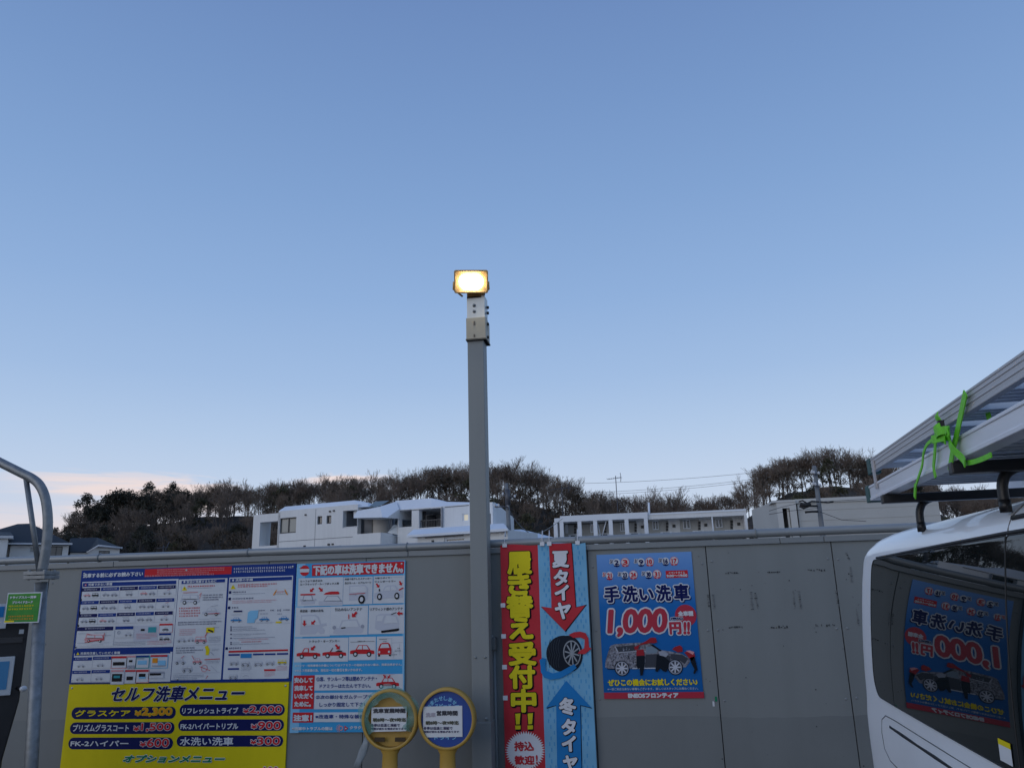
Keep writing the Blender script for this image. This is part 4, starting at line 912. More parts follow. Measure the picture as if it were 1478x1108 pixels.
A.text('disc_lettering', 'スピード', 945, 335, 1118, 372, M_lblue, 1, bold=1.5); A.text('disc_lettering', 'ドライブ', 940, 672, 1180, 712, M_lblue, 1, bold=1.5)
A.build(sR)
# torn film over the left ring
m = MB(); n = 40; P = [(cL.x, -.512, cL.z)]; F = []
for rr in range(1, 9):
    for j in range(n):
        q = 2*math.pi*j/n; rad = .18*rr/8*(1+.05*math.sin(5*q)+.03*math.sin(11*q+rr))
        if math.sin(q) < -.3: rad *= .86
        P.append((cL.x-.008+rad*math.cos(q), -.513-.012*(rr/8)**4*0-.004*rnd.random()+(.02 if rr == 8 else 0), cL.z+rad*math.sin(q)))
for j in range(n): F.append((0, 1+j, 1+(j+1) % n))
for rr in range(7):
    for j in range(n):
        if 3 < rr and math.sin(2*math.pi*j/n) < -.55: continue
        if rr < 5 and abs(math.cos(2*math.pi*j/n)) > 0 and rr < 4: continue
        F.append((1+rr*n+j, 1+rr*n+(j+1) % n, 1+(rr+1)*n+(j+1) % n, 1+(rr+1)*n+j))
F = [f for f in F if len(f) == 4]
m.mesh(P, F, M_film, True)
M_film2 = mat('grey_plastic_film', (.30, .34, .36), .3, alpha=.75, bump=.4, bscale=20)
tp = [onY(500+x/7.39, 970+y/7.39, -.5) for x, y in ((222,690),(205,770),(175,850),(135,940),(110,1010))]
m.tube(tp, [.016, .022, .026, .02, .024], M_film2, n=8, flat=(1, .35))
m.build('film_wrap', sL, fixn=False)

# ------------------------------------------------------------------ galvanised pipe guard at the left
YP = -1.3
arch = thing('pipe_guard', (-3.0, YP, 0), 'galvanised steel pipe guard with bent top and thin brace at left edge', 'pipe guard')
top = onY(62, 828, YP); bx = lambda x, y: onY(x, y, YP)
rl = .031
pb0 = bx(59.5, 840); xb = bx(45, 1108)
dirp = (xb-pb0); 
m = MB(); m.tube([pb0+dirp*(pb0.z/(-dirp.z)), pb0], rl, M_galv, n=20); m.build('lower_post', arch)
m = MB()
for k, z in enumerate((827, 833)):
    c = bx(60, z); m.box((c.x-.062, YP-.055, c.z-.009), (c.x+.062, YP+.055, c.z+.009), M_galv)
fl_ = m.build('flange', arch, bevel=.002)
m = MB()
for dx in (-.045, .045):
    for dy in (-.035, .035): m.lathe([(.0, .022), (.009, .02), (.009, -.03), (0, -.03)], (bx(60, 828).x+dx, YP+dy, bx(60, 828).z), M_galv, n=6, smooth=False)
m.build('bolts', fl_)
P = [bx(*p) for p in ((60.5,826),(66.5,790),(69,760),(68,735),(64,714),(56.5,699),(46,690),(30,682),(0,667),(-60,637))]
def smooth_path(P, k=4):
    Q = []
    for i in range(len(P)-1):
        a, b, c, d = P[max(i-1, 0)], P[i], P[i+1], P[min(i+2, len(P)-1)]
        for j in range(k):
            t_ = j/k; Q.append(.5*((2*b)+(c-a)*t_+(2*a-5*b+4*c-d)*t_*t_+(3*b-a-3*c+d)*t_**3))
    return Q+[P[-1]]
m = MB(); m.tube(smooth_path(P), .0245, M_galv, n=20); m.build('bent_pipe', arch)
m = MB(); m.tube([bx(57, 826), bx(37.5, 690)], .0135, M_galv, n=14); m.build('brace', arch)

# ------------------------------------------------------------------ payment machine (black) behind the guard
M_mach = mat('machine_black', (.010, .010, .012), .45, var=.2, vscale=12); M_scr = mat('screen_blue', (.05, .22, .42), .3); M_bez = mat('bezel_grey', (.5, .53, .55), .4)
YM = -1.18
pm = thing('payment_machine', (-3.55, YM, 0), 'black self service payment machine with pale framed blue screen at the left edge', 'payment machine')
mc = Bld(42, 900, YM, -40)
def onM(x, y): u, z = mc.uz(x, y); return Vector((u, 0, z))
xr, zt, zb = 0.0, onM(30, 897).z, onM(40, 1010).z
q_ = onM(2, 1100)
prof = [(0, zt), (.0, zb), (q_.x, q_.z), (q_.x, 0), (-.75, 0), (-.75, zt)]
_X = lambda q: mc.W(q.x, q.y, q.z)
YM = 0
m = MB(); m.prism([mc.W(x, 0, z) for x, z in prof], mc.n*.42, M_mach); m.build('housing', pm, bevel=.008)
a, b = onM(-60, 951), onM(15, 1002); m = MB(); m.box((a.x, YM-.022, b.z), (b.x, YM+.004, a.z), M_bez, _X); bz = m.build('screen_bezel', pm, bevel=.004)
m = MB(); m.box((a.x+.03, YM-.024, b.z+.03), (b.x-.022, YM-.02, a.z-.022), M_scr, _X); m.build('screen', bz)
m = MB(); a, b = onM(28, 908), onM(34, 914); m.box((a.x, YM-.006, b.z), (b.x, YM+.002, a.z), M_bez, _X); m.build('indicator', pm)
m = MB(); m.box((xr-.72, YM-.012, onM(0, 920).z), (xr-.02, YM+.002, onM(0, 928).z), mat('machine_trim', (.03, .03, .034), .3), _X); m.build('trim', pm)
k = onM(35, 992); m = MB(); m.tube([mc.W(k.x-.03, -.0, k.z), mc.W(k.x-.004, -.04, k.z)], .010, M_mach, n=10); m.lathe([(0, .024), (.013, .018), (.015, .0), (.010, -.01)], mc.W(k.x, -.05, k.z), M_white, axis='y', n=14); m.build('knob', pm)
m = MB(); a, b = onM(-40, 872), onM(8, 906); m.box((a.x, YM-.03, b.z), (b.x, YM-.022, a.z), M_white, _X); nt2 = m.build('top_card', pm)
m = MB(); a2, b2 = onM(-40, 876), onM(5, 890); m.box((a2.x, YM-.033, b2.z), (b2.x, YM-.03, a2.z), M_mblue, _X); m.build('card_print', nt2)
# green card on the guard
YG = YP-.04
A = Art(YG).view(0, 820, 3.845)
(a, b), (c, d) = A.pt(44, 136), A.pt(212, 300)
gs = thing('green_card', ((a+c)/2, YG, d), 'small green printed card with white border hung on the galvanised pipe guard', 'card sign')
m = MB(); m.box((a, YG, d), (c, YG+.006, b), M_white); m.build('card', gs)
M_gc = mat('green_card_print', (.02, .20, .04), .45, col2=(.10, .32, .05), vscale=7)
A.rect('print', 48, 142, 208, 294, M_gc, 1); A.rect('print', 26, 290, 78, 298, M_yel, 2)
A.text('print', 'ドライブスルー洗車', 60, 155, 202, 164, M_white, 2, bold=.8); A.text('print', 'プリペイドカード', 72, 182, 182, 192, M_white, 2, bold=.8)
for y, c_ in ((205, M_yel), (222, M_yel), (262, M_gold), (278, M_gold)): A.greek('print', 50, y, 190, y+9, 1, c_, 2, .9)
A.build(gs)

# ------------------------------------------------------------------ white van backed up to the fence, roof rack, ladder
VY = .07
VO = Vector((1.01, -1.064, 0)); dF = Vector((-math.sin(VY), -math.cos(VY), 0)); dI = Vector((math.cos(VY), -math.sin(VY), 0))
KV = .82                # the van is a small one: everything measured on it is brought to its true size
def V(s, w, z): return CAM+(VO+dF*s+dI*w+Vector((0, 0, z))-CAM)*KV
def onV(px, py, w):
    p = hitplane(px, py, VO+dI*w, dI); return ((p-VO).dot(dF), p.z)
M_van = mat('van_white_paint', (.84, .86, .88), .34, coat=.45, var=.03, vscale=3)
M_gl = mat('van_dark_glass', (.006, .009, .010), .012, ior=1.38, spec=.46)
M_rub = mat('black_rubber', (.012, .012, .013), .6); M_blk = mat('rack_black', (.014, .014, .016), .4, var=.2, vscale=20)
van = thing('parked_van', (V(2.35, .9, 0).x, V(2.35, .9, 0).y, 0), 'white van with dark windows and black roof rack, its rear to the fence', 'van')
def wz(z):
    if 1.14 <= z <= 1.74: t_ = z-1.14; return .012+.035*t_+.127*t_*t_
    T = [(-.12,.06),(.05,.02),(.45,.0),(.95,.0),(1.05,.003),(1.14,.012),(1.74,.0782),(1.775,.087),(1.80,.10),(1.83,.135),(1.852,.19),(1.88,.32),(1.91,.56),(1.92,.9)]
    for (a, b), (c, d) in zip(T, T[1:]):
        if a <= z <= c: return b+(d-b)*(z-a)/(c-a)
    return .06 if z < 0 else .9
ZS = [-.12,.05,.45,.95,1.05,1.14,1.24,1.34,1.44,1.54,1.64,1.74,1.758,1.775,1.79,1.80,1.815,1.83,1.842,1.852,1.866,1.88,1.895,1.91,1.916,1.92]
def inset(s):
    bow = .006*(min(s, 3.2)-.5)**2+.009*(min(s, 3.2)-.5) if s > .5 else 0
    if s > .5 and s <= 4.4: return bow
    s = s+.14 if s < .5 else s
    if s < .13: t_ = (.13-s)/.13; return .105*(1-math.sqrt(max(0, 1-t_*t_)))
    if s > 4.4: t_ = (s-4.4)/.3; return .16*t_*t_+bow
    return 0
def drop(s):
    d = 0; s = s+.14
    if s < .45: t_ = (.45-s)/.45; d = .012*t_+.06*t_**4
    return d
def zcap(s): return 9 if s < 3.65 else 1.93-(s-3.65)*1.02
SS = [-.14+.13*(1-math.cos(math.pi/2*k/12)) for k in range(13)]+[.04,.17,.45,.8,1.2,1.6,2.0,2.5,3,3.4,3.65,3.8,3.95,4.1,4.25,4.4,4.5,4.6,4.66,4.7]
def sec(s):
    P = []
    for z in ZS:
        w = wz(z); w = .9-(.9-w)*(1-inset(s)/.9); zz = z-drop(s)*max(0, min(1, (z-1.70)/.1)); zz = min(zz, zcap(s)+ (z-1.92)*.02)
        P.append((w, zz))
    return P
m = MB(); P = []; F = []
nz_ = len(ZS)
for s in SS:
    a = sec(s); P += [V(s, w, z) for w, z in a] + [V(s, 1.8-w, z) for w, z in a[-2::-1]]
nn = 2*nz_-1
for i in range(len(SS)-1):
    for j in range(nn-1): F.append((i*nn+j, i*nn+j+1, (i+1)*nn+j+1, (i+1)*nn+j))
m.mesh(P, F, M_van, True)
m.face([P[j] for j in range(nn)], M_van); m.face([P[(len(SS)-1)*nn+j] for j in range(nn)][::-1], M_van)
body = m.build('body', van)
def pane(name, s0, s1, zb, zt0, zt1, rb, rt, rb2=.03, off=.004, parent=van):
    m = MB(); P = []; nr, nc = 40, 40
    for i in range(nr+1):
        v = i/nr; v = .5-.5*math.cos(math.pi*v)
        for j in range(nc+1):
            u = j/nc; u = .5-.5*math.cos(math.pi*u)
            z = zb+(zt0+(zt1-zt0)*u-zb)*v
            la = s0; lb = s1
            d = z-zb; t_ = zt0-z
            if d < rb: la += rb-math.sqrt(max(0, rb*rb-(rb-d)**2))
            if t_ < rt: la += rt-math.sqrt(max(0, rt*rt-(rt-t_)**2))
            if d < rb2: lb -= rb2-math.sqrt(max(0, rb2*rb2-(rb2-d)**2))
            s = la+(lb-la)*u
            P.append(V(s, .9-(.9-wz(z))*(1-inset(s)/.9)-off, z))
    n = nc+1
    m.mesh(P, [(i*n+j, i*n+j+1, (i+1)*n+j+1, (i+1)*n+j) for i in range(nr) for j in range(nc)], M_gl, True)
    wdw = m.build(name, parent)
    ring = [P[j] for j in range(n)] + [P[i*n+nc] for i in range(1, nr+1)] + [P[nr*n+j] for j in range(nc-1, -1, -1)] + [P[i*n] for i in range(nr-1, -1, -1)]
    m = MB(); m.tube(ring, .0016, M_rub, n=6, cap=False); m.build('gasket', wdw); return wdw
w1 = pane('side_window', .185, 1.716, 1.163, 1.733, 1.752, .10, .05)
pane('side_window', 1.7175, 2.92, 1.168, 1.752, 1.755, .02, .02)
dr = MB()
pane('side_window', 3.02, 3.62, 1.17, 1.74, 1.735, .03, .03)
def skin(s, z, off=.0): return V(s, .9-(.9-wz(z))*(1-inset(s)/.9)-off, z)
m = MB(); m.tube([skin(s, 1.064+.004*s, -.004) for s in (.40, .6, 1.0, 1.6, 2.2, 2.8)], .008, M_rub, n=6, flat=(1, .6)); m.build('sliding_door_rail', van)
M_seam = mat('panel_gap', (.10, .105, .11), .7)
m = MB()
m.tube([skin(s, z) for s, z in ((3.0, 1.105), (2.0, 1.108), (1.0, 1.107), (.5, 1.105), (.34, 1.10), (.27, 1.075), (.25, 1.02), (.27, .96), (.35, .93), (.6, .92))], .0018, M_seam, n=6)
m.tube([skin(1.72, z) for z in (1.755, 1.77, 1.785, 1.80)], .0015, M_seam, n=6)
m.tube([V(1.72, .9-(.9-w)*(1-inset(1.72)/.9)-.001, z+.001) for w, z in ((.10, 1.80), (.135, 1.83), (.19, 1.852), (.32, 1.88), (.56, 1.91), (.9, 1.92))], .0015, M_seam, n=6)
m.tube([skin(2.93, z) for z in (.3, .8, 1.1)], .003, M_rub, n=6); m.build('panel_seam', van)
m = MB(); m.tube([skin(s, 1.797, .0) for s in (1.73, 2.2, 2.8, 3.6)], .006, M_rub, n=6); m.tube([skin(s, z, -.001) for s, z in ((.26, 1.741), (.7, 1.746), (1.2, 1.753), (1.7, 1.759), (2.6, 1.762), (3.6, 1.755))], .0048, M_rub, n=6); m.build('drip_channel', van)
m = MB(); P = []
zz_ = [.72, .80, .90, 1.0, 1.08, 1.115]; qq = [-.14, -.136, -.128, -.11, -.085]
for z in zz_:
    for s in qq: P.append(skin(s, z, .006)-dF*(.006 if s < -.12 else 0))
    P.insert(len(P)-5, V(-.146, .26, z))
m.mesh(P, [(i*6+j, i*6+j+1, (i+1)*6+j+1, (i+1)*6+j) for i in range(5) for j in range(5)], mat('tail_lamp_red', (.35, .012, .012), .15, coat=.5), True); m.build('tail_lamp', van)
M_tyre2 = mat('tyre_rubber', (.018, .018, .018), .85); M_hub = mat('wheel_steel', (.35, .36, .37), .4, metal=.6)
for s in (.95, 3.55):
    for w, sg in ((.0, -1), (1.8, 1)):
        c = V(s, w, -.036)
        def disc(prof, mm, name, par):
            m = MB(); n = 28; P = []
            for r, h in prof:
                for j in range(n):
                    q = 2*math.pi*j/n; P.append(c+(dF*(r*math.cos(q))+Vector((0, 0, r*math.sin(q)))+dI*(sg*h))*KV)
            m.mesh(P, [(i*n+j, i*n+(j+1) % n, (i+1)*n+(j+1) % n, (i+1)*n+j) for i in range(len(prof)-1) for j in range(n)], mm, True); return m.build(name, par)
        wh = disc([(.21, -.02), (.30, -.02), (.33, -.0), (.33, .0), (.31, .012), (.21, .014)], M_tyre2, 'wheel', van)
        disc([(.21, .012), (.19, .002), (.12, .004), (.09, .014), (.0, .014)], M_hub, 'rim', wh)
# windscreen and rear window so that the van is whole from other sides
m = MB(); m.mesh([V(-.144, .2, 1.2), V(-.144, 1.6, 1.2), V(-.144, 1.54, 1.66), V(-.144, .26, 1.66)], [(0, 1, 2, 3)], M_gl); m.build('rear_window', van)
m = MB(); m.mesh([V(4.45, .2, 1.125), V(4.45, 1.6, 1.125), V(3.80, 1.58, 1.80), V(3.80, .22, 1.80)], [(0, 1, 2, 3)], M_gl); m.build('windscreen', van)
m = MB(); a = [skin(s, z, .0065) for s, z in ((1.60, 1.180), (1.68, 1.180), (1.68, 1.220), (1.60, 1.220))]; m.face(a, M_paper); a = [skin(s, z, .0068) for s, z in ((1.60, 1.220), (1.68, 1.220), (1.68, 1.234), (1.60, 1.234))]; m.face(a, M_yel); m.build('window_sticker', w1)
# roof rack: crossbars with bent feet (part of the van)
rk = MB()
ra = rk.box((0, 0, 0), (.001, .001, .001), M_blk) if False else None
for k, s in enumerate((.905, 1.72, 2.6)):
    m = MB(); m.mesh([V(s+ds, w, z) for w in (-.012, 1.81) for ds, z in ((-.017, 1.922), (.017, 1.922), (.017, 1.955), (-.017, 1.955))], [(0,1,2,3),(4,5,6,7),(0,1,5,4),(1,2,6,5),(2,3,7,6),(3,0,4,7)], M_blk); rb = m.build('rack_crossbar', van, bevel=.003)
    for side_ in (0, 1):
        f = lambda w, z: V(s-.03, w if not side_ else 1.8-w, z)
        m = MB(); m.tube(smooth_path([f(.118, 1.83), f(.118, 1.86), f(.122, 1.895), f(.14, 1.924), (f(.18, 1.938)), f(.26, 1.939), f(.40, 1.939)]), .0115, M_blk, n=10); m.tube([f(.118, 1.815), f(.118, 1.85)], .0125, M_blk, n=8); m.build('rack_foot', rb)

# ------------------------------------------------------------------ aluminium ladder lying on the rack
M_alu = mat('ladder_aluminium', (.44, .43, .44), .4, metal=.35, var=.16, vscale=9, stretch=(1, .12, 1), bump=.03, bscale=60)
M_alu2 = mat('ladder_aluminium_bright', (.74, .75, .79), .4, metal=.25, var=.08, vscale=8, stretch=(1, .15, 1))
M_tre = mat('ladder_tread', (.60, .64, .70), .42, metal=.2, var=.1, vscale=14)
M_cap2 = mat('ladder_foot_teal', (.015, .075, .07), .55)
lad = thing('folding_ladder', V(2.2, .23, 1.955), 'long folded aluminium stepladder with teal end caps strapped on top of the van roof rack', 'ladder')
LE = 4.6
def beam(m, s0, s1, w0, w1, z0, z1, mm, groove=None):
    m.mesh([V(s, w, z) for s in (s0, s1) for w, z in ((w0, z0), (w1, z0), (w1, z1), (w0, z1))], [(0,1,2,3),(4,5,6,7),(0,1,5,4),(1,2,6,5),(2,3,7,6),(3,0,4,7)], mm)
for w0, w1, o in ((.0, .020, -1), (.41, .43, 1)):
    m = MB(); beam(m, .735, LE, w0+.0015, w1-.0015, 2.060, 2.112, M_alu)
    for z0, z1 in ((2.060, 2.066), (2.078, 2.083), (2.094, 2.099), (2.106, 2.112)): beam(m, .736, LE-.001, w0, w1, z0-.0006, z1+.0006, M_alu)
    m.build('upper_stile', lad, bevel=.0012)
for w0, w1 in ((.0, .052), (.50, .552)):
    m = MB(); beam(m, .645, LE, w0+.003, w1, 1.957, 2.015, M_alu2); beam(m, .646, LE-.001, w0, w1-.01, 1.9565, 1.969, M_alu2); beam(m, .646, LE-.001, w0, w1-.01, 2.006, 2.0155, M_alu2)
    m.build('lower_stile', lad, bevel=.0015)
def tread(s, w0, w1, z, d):
    m = MB(); beam(m, s, s+d, w0, w1, z, z+.006, M_tre)
    for k in range(5): beam(m, s+d*k/4-.012*(k > 0), s+d*k/4+.012*(k < 4), w0+.0003, w1-.0003, z-.014, z+.0003, M_tre)
    m.build('tread', lad)
s = .86
while s < 4.4:
    tread(s, .020, .41, 2.074, .150); s += .225
s = 1.0
while s < 4.4:
    tread(s, .05, .50, 1.985, .225); s += .25
for s0, w0, w1, z0, z1 in ((.715, -.003, .037, 2.055, 2.117), (.715, .407, .447, 2.055, 2.117), (.622, -.003, .055, 1.953, 2.02), (.622, .497, .555, 1.953, 2.02)):
    m = MB(); beam(m, s0-.012, s0+.045, w0, w1, z0, z1, M_cap2); m.build('end_cap', lad, bevel=.003)
m = MB(); beam(m, .80, .825, -.006, .0, 1.99, 2.10, M_alu); m.build('hinge_hook', lad)
# lime lashing strap
M_lime = mat('lime_strap', (.17, .64, .03), .6, var=.12, vscale=60, bump=.2, bscale=300)
stp = thing('lashing_strap', V(1.3, -.01, 1.95), 'bright lime green lashing strap knotted round the ladder with its loose end hanging', 'strap')
def ribbon(m, pts, w, width, thick=.003, zoom=(1220, 500, 3.957), jig=0):
    Q = [Vector(onV(zoom[0]+x/zoom[2], zoom[1]+y/zoom[2], w)) for x, y in pts]
    Q = smooth_path([Vector((q.x, q.y, 0)) for q in Q], 4); n = len(Q); P = []
    for i, q in enumerate(Q):
        t_ = (Q[min(i+1, n-1)]-Q[max(i-1, 0)]).normalized(); nrm = Vector((-t_.y, t_.x, 0))*width/2; dw = jig*math.sin(i*.8)
        for a, b in ((1, 0), (-1, 0), (-1, 1), (1, 1)):
            p = q+nrm*a; P.append(V(p.x, w-dw-thick*b, p.y))
    F = [(i*4+j, i*4+(j+1) % 4, (i+1)*4+(j+1) % 4, (i+1)*4+j) for i in range(n-1) for j in range(4)]+[(0, 1, 2, 3), (n*4-4, n*4-3, n*4-2, n*4-1)]
    m.mesh(P, F, M_lime)
m = MB()
ribbon(m, [(690,265),(668,370),(640,500),(615,610),(600,712)], -.006, .024)
ribbon(m, [(518,540),(514,620),(508,690),(520,748)], -.006, .016)
ribbon(m, [(806,330),(815,370),(828,420)], .06, .026)
m.build('strap_loop', stp)
m = MB()
ribbon(m, [(528,380),(538,420),(552,470),(575,505),(600,540),(640,610),(690,668)], -.014, .022, jig=.004)
ribbon(m, [(680,668),(735,658),(790,640),(838,618)], -.004, .013)
ribbon(m, [(545,455),(520,500),(505,530),(550,520),(600,500),(590,480),(555,480),(530,520),(580,535)], -.022, .022, jig=.008); m.build('knot', stp)
m = MB(); ribbon(m, [(505,530),(470,560),(450,610),(442,680),(420,750),(402,810),(400,862)], -.012, .010); ribbon(m, [(404,790),(400,862)], -.011, .018); m.build('loose_end', stp)
m = MB(); b1_, b2_ = onV(1220+530/3.957, 500+425/3.957, -.02), onV(1220+560/3.957, 500+470/3.957, -.02)
beam(m, min(b1_[0], b2_[0]), max(b1_[0], b2_[0])-.02, -.024, -.008, min(b1_[1], b2_[1]), max(b1_[1], b2_[1]), M_blk); m.build('buckle', stp)

# ------------------------------------------------------------------ hill with the wood behind the buildings
SKY = [(-135,11),(-120,9.5),(-103,10.2),(-95.7,11),(-90,12),(-87,13.9),(-85,16.1),(-81.5,18.2),(-75.4,18.7),(-70,18.8),(-65.9,19.5),(-63.6,20.2),(-61,19.2),(-51.7,19.1),(-41.4,19.1),(-32.5,19.9),(-28,20.3),(-21,20.5),(-17.3,20.2),(-13.6,19.2),(-11,18),(-7.9,16.9),(-4.9,15.4),(-.9,14.2),(7.6,14.0),(13.5,14.2),(15.6,15),(17.1,16.2),(19.3,18.1),(22.3,19.5),(26.3,20),(32.8,19.6),(35.4,18),(39.6,15.6),(46,13),(55,12.5),(75,13),(110,12)]
def skyz(x): return skyline(x)+.7
def skyline(x):
    for (a, b), (c, d) in zip(SKY, SKY[1:]):
        if a <= x <= c: return b+(d-b)*(x-a)/(c-a)
    return 11
def rz(x): return sum(skyz(x+d) for d in (-3, 0, 3))/3-6.2
def hz_(x, y):
    r = rz(x)
    if y < 70: return -.5
    if y < 110: t_ = (y-70)/40; return -.5+(r+.5)*(t_*t_*(3-2*t_))
    if y < 118: return r
    if y < 150: t_ = (y-118)/32; return r*(1-t_*t_*(3-2*t_))-.5*t_
    return -.5
M_hill = mat('leaf_litter', (.050, .040, .030), .95, var=.5, vscale=.6, bump=.5, bscale=4)
m = MB(); nx, ny = 130, 26; P = []
for j in range(ny+1):
    y = 66+j*(160-66)/ny
    for i in range(nx+1):
        x = -150+i*280/nx; P.append((x, y, hz_(x, y)+rnd.uniform(-.2, .2)*(1 if 70 < y < 150 else 0)))
m.mesh(P, [(j*(nx+1)+i, j*(nx+1)+i+1, (j+1)*(nx+1)+i+1, (j+1)*(nx+1)+i) for j in range(ny) for i in range(nx)], M_hill, True)
struct(m.build('hill'))
M_bark = mat('bark', (.085, .068, .055), .9, var=.3, vscale=8); M_twig = mat('twigs', (.16, .122, .096), .9, var=.25, vscale=.7)
M_leaf = mat('evergreen_leaf', (.034, .034, .022), .8, var=.5, vscale=.35); M_leafb = mat('dull_olive_leaf', (.060, .058, .028), .8, var=.5, vscale=.5); M_dead = mat('brown_dead_leaf', (.085, .064, .045), .9, var=.4, vscale=.5)
def branch(tm, cm, p, d, ln, r, lev, rn, spread, maxl):
    seg = 4 if lev == 0 else (3 if lev < 2 else 2); pts = [p]; rs = [r]
    q = Vector(p); dd = Vector(d)
    for i in range(seg):
        dd = (dd+Vector((rn.uniform(-1, 1), rn.uniform(-1, 1), rn.uniform(-.3, .6)))*(.10 if lev == 0 else .20)).normalized()
        q = q+dd*ln/seg; pts.append(q.copy()); rs.append(r*(1-.5*(i+1)/seg))
    tgt = tm if lev < 2 else cm
    tgt.tube(pts, [max(.022, a) for a in rs], M_bark if lev < 2 else M_twig, n=6 if lev == 0 else (4 if lev < 3 else 3), cap=False, smooth=lev < 2)
    if lev >= maxl: return
    nch = 9 if lev == 0 else (4 if lev == 1 else (3 if lev == 2 else 2+(rn.random() < .7)))
    for k in range(nch):
        t_ = 1.0 if k == 0 else (rn.uniform(.30, .98) if lev == 0 else rn.uniform(.35, 1.0))
        i = t_*seg; a = int(min(i, seg-1e-6)); o = pts[a].lerp(pts[a+1], i-a)
        ax = Vector((rn.uniform(-1, 1), rn.uniform(-1, 1), rn.uniform(-.4, .4))).cross(dd)
        if ax.length < .01: continue
        nd = Matrix.Rotation(rn.uniform(.3, spread)*(.5 if k == 0 else 1), 3, ax.normalized()) @ dd
        nd.z += .16; nd.normalize()
        l2 = ln*rn.uniform(.42, .60)*(1.25-.5*t_ if lev == 0 else 1) if lev < 1 else ln*rn.uniform(.55, .78)
        branch(tm, cm, o, nd, l2, rs[a]*rn.uniform(.42, .62), lev+1, rn, spread, maxl)
def bare_tree(seed, h, spread):
    rn = random.Random(seed); tm = MB(); cm = MB()
    branch(tm, cm, Vector((0, 0, -.3)), Vector((rn.uniform(-.06, .06), rn.uniform(-.06, .06), 1)).normalized(), h*.62, .16, 0, rn, spread, 5)
    zt = max(v[2] for v in cm.v); k = h/zt
    t = thing('bare_tree', (0, 0, 0), 'bare', 'tree', 'x')
    for b in (tm, cm): b.v = [(x*k, y*k, z*k) for x, y, z in b.v]
    tm.build('trunk', t, fixn=False); cm.build('crown', t, fixn=False)
    return t
def leafy_tree(name, seed, h, wdt, mleaf, nclump, nleaf, size, base=.15):
    rn = random.Random(seed); t = thing(name, (0, 0, 0), 'x', 'tree', 'x')
    tm = MB(); tm.tube([(0, 0, -.4), (rn.uniform(-.1, .1), 0, h*.4), (0, rn.uniform(-.1, .1), h*.85)], [.16, .11, .03], M_bark, n=6, cap=False); cl = MB()
    for k in range(nclump):
        q = rn.uniform(0, 6.283); v = rn.random(); z = h*(base+(1-base)*v); prof = math.sin(math.pi*min(1, .18+.82*v))**.7
        rad = wdt*prof*math.sqrt(rn.uniform(.25, 1)); c = Vector((rad*math.cos(q), rad*math.sin(q), z))
        if k % 5 == 0: tm.tube([(0, 0, z*.75), c], [.04, .012], M_bark, n=4, cap=False)
        cr_ = rn.uniform(.35, .75)*wdt*.5
        for i in range(nleaf):
            d = Vector((rn.gauss(0, 1), rn.gauss(0, 1), rn.gauss(0, .75))).normalized()*cr_*rn.random()**.4
            p = c+d; n = Vector((rn.gauss(0, 1), rn.gauss(0, 1), rn.gauss(.6, 1))).normalized(); a = n.orthogonal().normalized(); b = n.cross(a); s_ = size*rn.uniform(.6, 1.5)
            cl.face([p-a*s_, p-b*s_*.5, p+a*s_, p+b*s_*.5], mleaf)
    tm.build('trunk', t, fixn=False); cl.build('crown', t, fixn=False); return t
bare = [bare_tree(11+i, h, sp) for i, (h, sp) in enumerate(((9.4, .85), (8.8, .95), (9.6, .75), (8.6, .9), (9.1, .8)))]
ever = [leafy_tree('evergreen_tree', 51, 7.5, 2.6, M_leaf, 46, 85, .15), leafy_tree('evergreen_tree', 52, 6.2, 2.9, M_leaf, 46, 85, .15)]
brush = [leafy_tree('brown_leafed_tree', 61, 5.5, 2.4, M_dead, 30, 60, .13), leafy_tree('olive_leafed_tree', 62, 6.0, 2.2, M_leafb, 34, 60, .14)]
used = set()
GB = 'bare trees on the hill crest'
GS = 'bare trees on the hill slope'
def plant(kind, x, y, k=1.0, label='', group='', z=None):
    o = kind
    if kind.name in used: o = copy_tree(kind)
    used.add(kind.name)
    if group != GB and x > -68: k = min(k, max(.2, (skyz(x)-2.2-hz_(x, y))/(9 if group == GS else 6.5)))
    o.location = (x, y, (hz_(x, y) if z is None else z)-.15); o.rotation_euler = (0, 0, rnd.uniform(0, 6.28)); o.scale = (k*rnd.uniform(.9, 1.15),)*2+(k,)
    o['label'] = label; o['group'] = group
    return o
LB = 'bare winter tree of the wood along the hill crest behind the buildings'; GB = 'bare trees on the hill crest'
for row, (y, step) in enumerate(((110.5, 1.35), (114.5, 1.35))):
    x = -94 if row == 0 else -90
    while x < 60:
        top = skyz(x); k = (top-hz_(x, y)+rnd.choice((-1.0, -.7, -.5, -.3, -.1, .1, .3, .6)))/9.0
        if row == 0 and x < -88: k *= .6
        plant(bare[rnd.randrange(5)], x, y+rnd.uniform(-2, 2), max(.3, k), LB, GB); x += step*rnd.uniform(.6, 1.4)
LS = 'dark slope tree of bare brown twigs growing below the hill crest'; GS = 'bare trees on the hill slope'
for i in range(110):
    x = -82+i*1.27+rnd.uniform(-1, 1); y = rnd.uniform(86, 106)
    plant(bare[rnd.randrange(5)], x, y, rnd.uniform(.5, .75), LS, GS)
LE_ = 'dark evergreen tree with dense crown on the hill slope behind the buildings'; GE = 'evergreen trees on the hill slope'
for i in range(56):
    x = -82+(i*2.7 % 146)+rnd.uniform(-1, 1); y = rnd.uniform(76, 96) if x > -62 else rnd.uniform(82, 106)
    k = rnd.uniform(.5, .8)*(1.15 if x < -62 else .85)
    plant(ever[rnd.randrange(2)], x, y, k, LE_, GE)
for i in range(8): plant(ever[rnd.randrange(2)], -85+i*2.2+rnd.uniform(-.6, .6), 106+rnd.uniform(-2, 2), (.75, .85, .95, .95, .9, .85, .8, .7)[i], LE_, GE)
